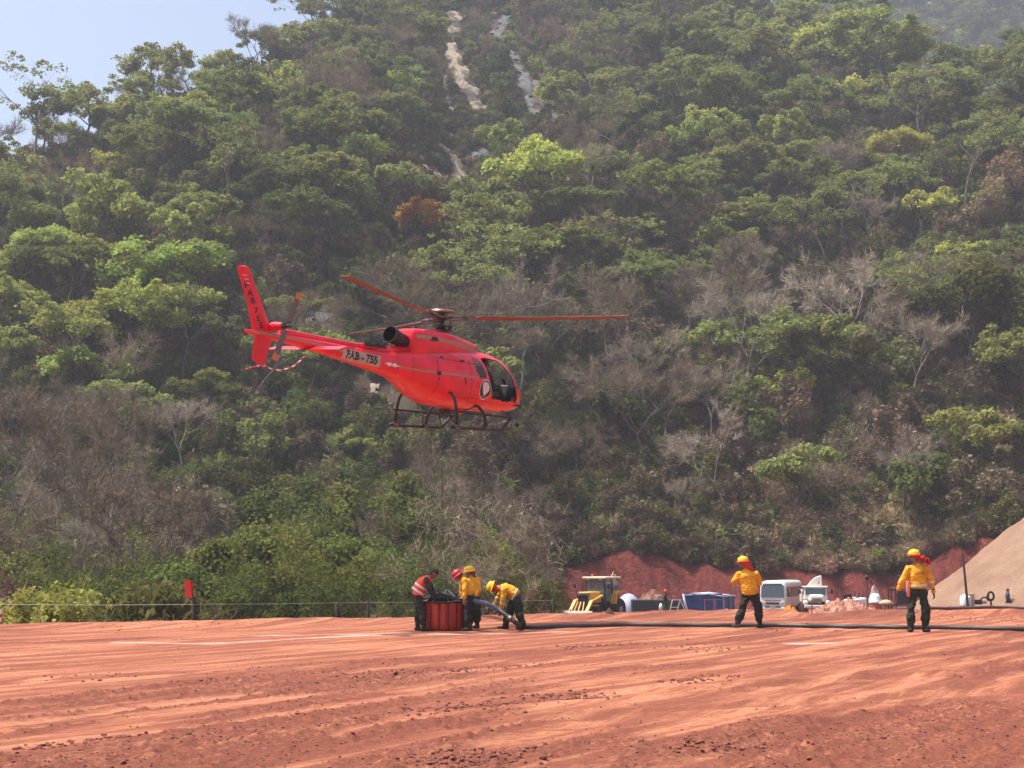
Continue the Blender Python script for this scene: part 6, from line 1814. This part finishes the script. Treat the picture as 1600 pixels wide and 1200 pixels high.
for s in (1, -1): MB().bar((-1.75, .35 * s, .8), (-1.9, .75 * s, .08), .12).build('stabiliser_leg', dkm, bh)
rbox('swing_frame', (-1.55, 0, .8), (.35, 1.5, .45), dkm, bh, .03)
MB().tube([(-.1, 0, 1.25), (.12, 0, 1.7)], .025).build('steering_column', blk, bh); rbox('operator_seat', (-.55, 0, 1.55), (.5, .5, .6), blk, bh, .08)

# blue tarp shelter
tb_m = mat('blue_tarp', (.022, .060, .20), .45, noise=.45, nscale=1.2, bump=.9, bscale=3)
tw_m = mat('pale_tarp', (.60, .64, .74), .4, noise=.08, nscale=1.5)
tent = thing('tarp_shelter', 'blue tarp shelter with a white-topped roof and a wooden frame in front', 'tarp shelter', tp(1102, 115, TER), R(-6))
g = gridmesh(3.0, 1.7, 26, 14)
for v in g.vertices: v.co = Vector((v.co.x - .35, -.9 + .06 * math.sin(v.co.x * 5 + v.co.y * 2) + .05 * math.sin(v.co.x * 11), v.co.y + .75))
g.materials.append(tb_m); link('front_wall', g, tent)
for nm, x0, y0, x1, y1 in (('side_wall', 1.15, -.9, 2.15, .9), ('side_wall', -1.85, -.9, -1.9, .9)):
    MB().prism([(x0, y0, 0), (x1, y1, 0), (x1, y1, 1.42), (x0, y0, 1.5)], (.03, 0, 0)).build(nm, tb_m, tent)
MB().add([(-1.95, -.98, 1.46), (0, -1.02, 1.56), (1.25, -.98, 1.38), (2.25, .95, 1.40), (.2, .98, 1.66), (-1.95, .95, 1.52), (.1, 0, 1.70)], [(0, 1, 6), (1, 2, 6), (2, 3, 6), (3, 4, 6), (4, 5, 6), (5, 0, 6)]).build('roof', tw_m, tent).modifiers.new('s', 'SOLIDIFY').thickness = .03
for x, y in ((-1.85, -.95), (1.22, -.95), (1.85, .2)): MB().bar((x, y, 0), (x, y, 1.42), .05).build('tent_pole', mat('pale_pole', (.55, .45, .38), .8) if x < -1 else bpy.data.materials['pale_pole'], tent)
g = MB().tube([(-1.9, -1.0, 1.5), (-1.78, -1.05, .9), (-1.62, -1.1, .35), (-1.5, -1.1, 0)], [.06, .09, .07, .05]); g.build('tied_flap', tw_m, tent, True)
wd = mat('raw_wood', (.34, .15, .10), .85, noise=.2, nscale=4)
fr = thing('wooden_frame', 'reddish wooden door frame standing before the blue tarp shelter', 'wooden frame', tp(1113, 112.5, TER), 0)
for x in (-.75, .0, .75): MB().bar((x, 0, 0), (x, 0, 1.15), .09 if x else .14).build('post', wd, fr)
MB().bar((-.8, 0, 1.15), (.8, 0, 1.15), .07).build('rail', wd, fr)
# lilac tarp dome
g = MB(); g.ball((0, 0, 0), (1.05, 1.2, 1.62), 24, 10, z0=0); o = g.build('body', mat('lilac_tarp', (.42, .42, .58), .5, noise=.1, nscale=2, bump=.6, bscale=3), None, True)
o.name = 'tarp_dome'; o.location = tp(980, 113, TER); tag(o, 'pale lilac tarp dome right behind the backhoe', 'tarp dome')
# long dark tank / wall, brown spoil pile behind
o = MB().box((0, 0, .6), (3.9, 1.4, 1.2)).build('dark_trough', mat('dark_green_metal', (.03, .036, .03), .6, noise=.3, nscale=2), None, bevel=.06); o.location = tp(1024, 111, TER); tag(o, 'long low dark trough between the lilac dome and the blue shelter', 'trough')
def mound(name, label, cat, px, Y, w, d, h, m_, seed, z=TER, rough=.35):
    x = np.linspace(-w, w, 44); y = np.linspace(-d, d, 36); X, Yy = np.meshgrid(x, y)
    r_ = np.sqrt((X / w) ** 2 + (Yy / d) ** 2)
    Z = h * np.maximum(1 - r_ ** 1.2, -.1) + h * rough * (fbm(X * 2.2 / w * 3 + seed, Yy * 2.2 / d * 3, 4) - .5) * (r_ < .97) + h * .25 * (vnoise(X * 9 / w + seed, Yy * 9 / d) - .5) * (r_ < .95)
    i = np.arange(X.size).reshape(X.shape)
    o = link(name, mesh_np(name, np.stack([X, Yy, Z], -1).reshape(-1, 3), np.stack([i[:-1, :-1], i[:-1, 1:], i[1:, 1:], i[1:, :-1]], -1).reshape(-1, 4), [m_], False)); o.location = tp(px, Y, z)
    return tag(o, label, cat)
spo = mat('spoil_brown', (.26, .125, .085), .95, noise=.3, nscale=3, bump=.6, bscale=6)
rub = mat('rubble', (.40, .19, .13), .95, noise=.45, nscale=7, bump=.8, bscale=14)
mound('spoil_heap', 'brown spoil heap behind the long dark trough', 'spoil heap', 1020, 116, 2.6, 2, 1.75, spo, 3)
mound('rubble_heap', 'reddish rubble heap on the platform edge in front of the white machine', 'rubble heap', 1312, 47.6, 1.2, .9, .46, rub, 9, z=-.06, rough=.9)
mound('rubble_heap', 'low scatter of rubble on the platform edge right of the truck', 'rubble heap', 1278, 47.2, .75, .5, .17, rub, 5, z=-.12, rough=1.1)
mound('rock', 'dark clod of rock on the platform edge below the backhoe', 'rock', 950.5, 44.2, .14, .12, .17, mat('dark_clod', (.13, .05, .04), .95, noise=.3, nscale=14), 2, z=gz(px2u(950.5) * 44.2, 44.2), rough=.5)
mound('sand_bag', 'white bag lying right of the blue tarp shelter', 'bag', 1132, 110, .28, .2, .55, wht, 4)
# white folding frame and small gear left of the shelter
ch = thing('folding_frame', 'white metal frame leaning left of the blue tarp shelter', 'metal frame', tp(1053, 110, TER + .3), R(10))
for a, b_ in (((-.45, 0, .1), (-.25, 0, .9)), ((-.25, 0, .9), (.35, 0, .9)), ((-.45, 0, .35), (.25, 0, .35)), ((.35, 0, .9), (.1, 0, .1)), ((.35, 0, .9), (.75, .1, .1))):
    MB().bar(a, b_, .06).build('tube', wht, ch)
o = MB().lathe([(.14, 0), (.16, .5), (.14, .55), (.05, .75), (.0, .76)], n=16).build('gas_bottle', mat('gas_bottle_white', (.62, .6, .55), .4), None, True); o.location = tp(1030, 110, TER + .2); tag(o, 'small white gas bottle beside the person in the red helmet', 'gas bottle')
# white machine with black tarp strip
wm = thing('compressor', 'white boxy machine with black sheeting, leaning behind the rubble heap', 'machine', tp(1331, 104, TER), R(8))
rbox('housing', (0, 0, .98), (1.35, 1.1, .95), wht, wm, .10, Matrix.Rotation(R(-6), 3, 'Y'))
rbox('top_cover', (-.35, 0, 1.48), (.5, .9, .16), wht, wm, .06)
rbox('door_panel', (-.2, -.58, .98), (.22, .02, .5), grey, wm, .02)
MB().prism([(-.95, -.62, 1.75), (-.55, -.62, 1.78), (-.1, -.62, .35), (-.35, -.62, .3), (-.85, -.62, 1.3)], (0, .06, 0)).build('black_sheet', blk, wm)
MB().prism([(.25, -.62, .7), (.7, -.62, .65), (1.15, -.62, 0), (.85, -.62, -.05)], (0, .06, 0)).build('black_sheet', blk, wm)
MB().box((-.85, -.3, 1.6), (.4, .4, .28)).build('motor', blk, wm, bevel=.05)
for x in (-.1, .2, .5): MB().tube([(x, 0, 1.45), (x + .05, 0, 1.8)], .05).build('pipe', dkm, wm)
wheel(wm, 0, .5, .3, .2, .3); wheel(wm, 0, -.5, .3, .2, .3)
tk = thing('water_tank', 'small white flared tank on a red drum behind the lamp post', 'tank', tp(1361.5, 106, TER))
MB().lathe([(.52, 1.05), (.46, 1.2), (.38, 1.38), (.36, 1.55), (.26, 1.72), (.0, 1.78)], n=20).build('tank_body', wht, tk, True)
MB().lathe([(.50, 0), (.52, .5), (.50, 1.03)], n=20).build('red_drum', mat('drum_red', (.38, .08, .06), .6), tk, True, sharp=40)
lp = thing('lamp_post', 'thin dark post with a round black lamp among the machines', 'lamp post', tp(1349.5, 102, TER))
MB().tube([(0, 0, 0), (0, 0, 2.85)], .06).build('post', mat('rusty_post', (.12, .04, .035), .8), lp); MB().ball((0, 0, 2.95), (.17, .17, .18), 12, 8).build('lamp_head', blk, lp, True)
ym = thing('pedestal_machine', 'small tan mushroom-shaped machine left of the dark cage', 'machine', tp(1378, 104, TER))
tanm = mat('tan_machine', (.46, .34, .18), .6, noise=.2, nscale=4)
MB().lathe([(.10, .95), (.48, 1.0), (.50, 1.15), (.30, 1.32), (.1, 1.36)], n=18).build('hopper', tanm, ym, True); MB().lathe([(.3, .35), (.16, .5), (.12, .95)], n=14).build('pedestal', tanm, ym, True)
for k in range(3): a = 2.1 * k; MB().bar((.1 * math.cos(a), .1 * math.sin(a), .5), (.4 * math.cos(a), .4 * math.sin(a), 0), .07).build('leg', dkm, ym)
cg = thing('metal_cage', 'dark open metal cage left of the firefighter with banded sleeves', 'metal cage', tp(1402, 107, TER))
for x, y in ((-.75, 0), (.75, 0), (-.75, .8), (.75, .8), (-.4, 0)): MB().bar((x, y, 0), (x, y, 2.0), .08).build('upright', dkm, cg)
for z in (.9, 2.0): MB().bar((-.8, 0, z), (.8, 0, z), .08).build('crossbar', dkm, cg); MB().bar((-.8, .8, z), (.8, .8, z), .08).build('crossbar', dkm, cg)
rbox('dark_sheet', (.15, .05, 1.45), (.9, .04, .95), blk, cg, .01); rbox('grey_base', (.2, .2, .55), (1.2, .6, .35), grey, cg, .03)
mound('tarp_heap', 'pinkish-white tarp heap behind the small white tank', 'tarp heap', 1360, 112, .75, .7, 2.2, mat('pinkish_tarp', (.46, .33, .32), .7, bump=.5), 12, rough=.3)
mound('orange_net', 'crumpled orange net on the platform edge in front of the minibus', 'orange net', 1228, 47.8, .30, .25, .30, mat('orange_plastic', (.80, .30, .02), .6, bump=.6, bscale=30, noise=.2, nscale=20), 7, z=-.08, rough=1.0)
for px, Y, h, lb in ((1247.5, 47.6, .46, 'thin brown stake in front of the minibus rear'), (1262.5, 46, .50, 'thin brown stake in front of the truck')):
    o = MB().bar((0, 0, -.2), (.02, 0, h), .035).build('stake', mat('stake_brown', (.22, .10, .08), .9) if Y > 47 else bpy.data.materials['stake_brown']); o.location = tp(px, Y, gz(px2u(px) * Y, Y)); tag(o, lb, 'stake', 'brown stakes on the platform edge')
# trailer with tank, engine and mast
Yt = 99
tr = thing('equipment_trailer', 'low flatbed trailer carrying an engine and hose wheel before the gravel heap', 'trailer', tp(1511, Yt, TER + .35), 0)
rbox('deck', (0, 0, .62), (2.9, 1.1, .10), dkm, tr, .01)
for x in (-1.38, 1.30): MB().bar((x, -.4, 0), (x, -.4, .62), .07 if x < 0 else .14).build('support_leg', dkm, tr)
rbox('engine', (.42, 0, .98), (.42, .5, .34), blk, tr, .06); rbox('engine_cover', (.75, 0, .98), (.42, .4, .24), tanm, tr, .05); rbox('fuel_box', (-.1, .1, 1.15), (.5, .5, .85), tanm, tr, .05)
mb = MB(); mb.tube([(.6, -.1, 1.15), (.75, -.1, 1.32), (.95, -.1, 1.25), (1.1, -.1, 1.05)], .05); mb.tube([(.5, -.1, 1.2), (1.2, -.1, 1.42)], .03); mb.build('pipework', dkm, tr)
mb = MB(); mb.tube([(1.25 + .20 * math.cos(6.2832 * k / 24), -.12, 1.38 + .28 * math.sin(6.2832 * k / 24)) for k in range(24)], .075, 8, closed=True); mb.build('hose_wheel', tyre, tr, True)
MB().bar((1.25, -.1, .66), (1.25, -.1, 1.2), .10).build('wheel_stand', dkm, tr)
rbox('tool_box', (.5, -.3, .30), (.62, .4, .42), spo, tr, .05)
wheel(tr, -.25, .45, .26, .18, .36); wheel(tr, -.25, -.45, .26, .18, .36)
o = MB().lathe([(.36, 0), (.38, .1), (.38, .58), (.30, .74), (.12, .80), (.12, .84)], n=22).build('tank', wht, None, True); o.name = 'plastic_tank'; o.location = (px2u(1501) * Yt, Yt, TER + 1.02); tag(o, 'white plastic tank standing on the flatbed trailer', 'tank')
ms = at(1513, 944, Yt - .7); mt = at(1504, 864, Yt - .7)
o = MB().tube([(0, 0, -.9), mt - ms], [.11, .07], 8).build('leaning_pole', mat('pole_rust', (.07, .025, .02), .8)); o.location = ms; tag(o, 'tall thin dark pole leaning left in front of the gravel heap', 'pole')
# edge hose / kerb of dark earth on the right
pts = [stand(px, py, 0) for px, py in ((1440, 957.5), (1480, 957), (1540, 956), (1600, 954.6), (1680, 953.5))]
pts = [Vector((px2u(px) * Y, Y, gz(px2u(px) * Y, Y) + .05)) for px, Y in ((1436, 46.9), (1480, 47), (1540, 47.1), (1600, 47.2), (1700, 47.3))]
o = MB().tube([q - pts[0] for q in spl(pts, 5)], .055, 8).build('pipe', mat('pipe_dark', (.07, .035, .03), .8), None, True); o.location = pts[0]; tag(o, 'dark pipe lying along the platform edge at the right', 'pipe')

# ------------------------------------------------------------------ fence along the left edge
wood_d = mat('post_dark', (.022, .016, .013), .9)
fence = thing('fence', 'wire fence on thin dark posts along the left edge of the platform', 'fence', (px2u(0) * 38.2, 38.2, 0))
fo = Vector(fence.location)
posts = [(257, 952, 39.6, .05), (302.5, 938, 39.9, .085), (526, 940, 41.9, .06), (575, 938, 42.2, .05), (864, 934, 45.4, .05)]
for px, py, Y, w in posts:
    b_ = at(px, 990, Y); b_.z = -.5; t_ = at(px, py, Y)
    MB().tube([b_ - fo, (b_ + t_) / 2 - fo + Vector((.02, 0, 0)), t_ - fo], [w * .6, w * .8, w * .7], 8).build('fence_post', wood_d, fence, True)
wr = mat('wire', (.30, .32, .27), .5, metal=.3)
w1 = [at(-120, 945, 38.5), at(0, 944.5, 38.7), at(150, 945.5, 39.2), at(302, 944.5, 39.8), at(420, 943.5, 41), at(526, 942, 41.8), at(650, 941, 42.8), at(864, 938, 45.3)]
MB().tube([q - fo for q in w1[:4]], .008, 6).build('wire', wr, fence); MB().tube([q - fo for q in w1[3:]], .005, 6).build('wire', wr, fence)
fl = at(302, 939, 39.85); fpole = thing('flag', 'red rectangular flag on a short stick above the fence post', 'flag', fl)
MB().tube([(0, 0, -.1), (-.02, 0, .12), (-.07, 0, .62)], .012, 6).build('flag_stick', wood_d, fpole)
g = gridmesh(.21, .46, 8, 12)
for v in g.vertices: v.co = Vector((v.co.x - .10 - .10 * (v.co.y + .23), .03 * math.sin(v.co.x * 14 + v.co.y * 4), v.co.y + .33))
g.materials.append(mat('flag_red', (.72, .03, .025), .7)); o = link('flag_cloth', g, fpole); o.modifiers.new('s', 'SOLIDIFY').thickness = .006
st_ = thing('marker_stake', 'red and white marker stake standing at the far left of the platform edge', 'marker stake', (px2u(10) * 37.0, 37.0, gz(px2u(10) * 37.0, 37.0)))
for i in range(4): MB().tube([(0, 0, i * .10 - .02), (0, 0, (i + 1) * .10 - .02)], .035, 8).build('band', hoop_r if i % 2 == 0 else wht, st_)
# near bushes outside the platform edge on the left
for i, (k, px, Y, zt_py, w, lab) in enumerate((('T', 100, 47, 917, 135, 'bright green round bush behind the wire fence at lower left'), ('K', 245, 46, 917, 125, 'olive broad-leaved bush left of the red flag'),
        ('S', 185, 46, 952, 60, 'small brown bush between the bright green bush and the olive one'), ('S', 345, 50, 942, 80, 'dry brown bush right of the red flag'), ('S', 580, 50, 935, 90, 'dry tan bush left of the vest wearer'), ('V', 20, 60, 880, 90, 'brown tangled bush at the lower left corner of the woods'))):
    p = PR[k][min({0: 0, 1: 0, 2: 2, 3: 2, 4: 2, 5: 1}[i], len(PR[k]) - 1)]
    s = w * Y / FPX / p['w']; tz = at(px, zt_py, Y).z; zb = tz - p['h'] * s * (.74 if k in 'TK' else .97)
    o = thing('bush', lab, 'bush', (px2u(px) * Y, Y, zb), i * 1.3, 'bushes on the slope'); o.scale = (s, s, s)
    link('trunk', p['trunk'], o); link('crown', p['crown'], o)

# ------------------------------------------------------------------ clods and crumbs on the dirt
ico = np.array([(0, 0, 1), (.89, 0, .45), (.28, .85, .45), (-.72, .53, .45), (-.72, -.53, .45), (.28, -.85, .45), (.72, .53, -.45), (-.28, .85, -.45), (-.89, 0, -.45), (-.28, -.85, -.45), (.72, -.53, -.45), (0, 0, -1)])
icf = np.array([(0, 1, 2), (0, 2, 3), (0, 3, 4), (0, 4, 5), (0, 5, 1), (1, 6, 2), (2, 7, 3), (3, 8, 4), (4, 9, 5), (5, 10, 1), (2, 6, 7), (3, 7, 8), (4, 8, 9), (5, 9, 10), (1, 10, 6), (11, 7, 6), (11, 8, 7), (11, 9, 8), (11, 10, 9), (11, 6, 10)])
M_ = 95000
yy = 10 * (48 / 10) ** rng.random(M_); uu = rng.uniform(-.38, .38, M_); xx = uu * yy
h_, ls = ground_fields(xx, yy)
keep = rng.random(M_) < np.where(ls > .35, .12 + .55 * fbm(xx / .5, yy / .5, 3) ** 2 * ls, .018)
keep &= (yy < edge_y(uu) - .5)
xx, yy, h_ = xx[keep], yy[keep], h_[keep]
for (ax, ay), (bx, by), w_, m2 in (((655, 1106), (935, 1077), .10, 900), ((1060, 1165), (1190, 1153), .10, 350), ((690, 1186), (790, 1172), .16, 700), ((565, 1056), (640, 1048), .15, 350), ((690, 1046), (860, 1034), .08, 300), ((20, 1165), (230, 1140), .07, 260),
        ((1030, 1062), (1140, 1052), .10, 260), ((860, 1010), (1010, 1003), .08, 260), ((330, 1060), (470, 1048), .10, 260), ((1060, 1012), (1150, 1010), .2, 160), ((1500, 968), (1600, 963), .35, 500), ((160, 975), (420, 971), .35, 420), ((80, 1056), (210, 1054), .10, 200), ((850, 1090), (960, 1082), .07, 160)):
    m2 = int(m2 * .5); t_ = rng.random(m2); px_ = ax + (bx - ax) * t_; py_ = ay + (by - ay) * t_; Yc = CAM_H * FPX / (py_ - HOR)
    Xc = (px_ - 800) / FPX * Yc + rng.normal(size=m2) * w_ * 1.6; Yc = Yc + rng.normal(size=m2) * w_ * 1.9 * (Yc / 12) * (.3 + vnoise(t_ * 9, t_ * 0 + ay))
    xx = np.append(xx, Xc); yy = np.append(yy, Yc)
n_c = len(h_); n = len(xx); s = .004 + .010 * rng.random(n) ** 3 + (rng.random(n) < .01) * rng.uniform(.005, .022, n) + (np.arange(n) >= n_c) * .020 * rng.random(n) ** 2.5
zz = gz(xx, yy)
P3 = ico[None] * (1 + .35 * rng.normal(size=(n, 12, 1)) * .6) * s[:, None, None] * np.array([1.2, 1.1, .8])
P3 = P3 + np.stack([xx, yy, zz + s * .25], -1)[:, None, :]
F3 = icf[None] + (np.arange(n) * 12)[:, None, None]
me = mesh_np('dirt_clods', P3.reshape(-1, 3), F3.reshape(-1, 3), [mat('clod_soil', (.20, .07, .045), .95, noise=.35, nscale=2)])
tag(link('dirt_clods', me), kind='stuff')
print('clods', n)
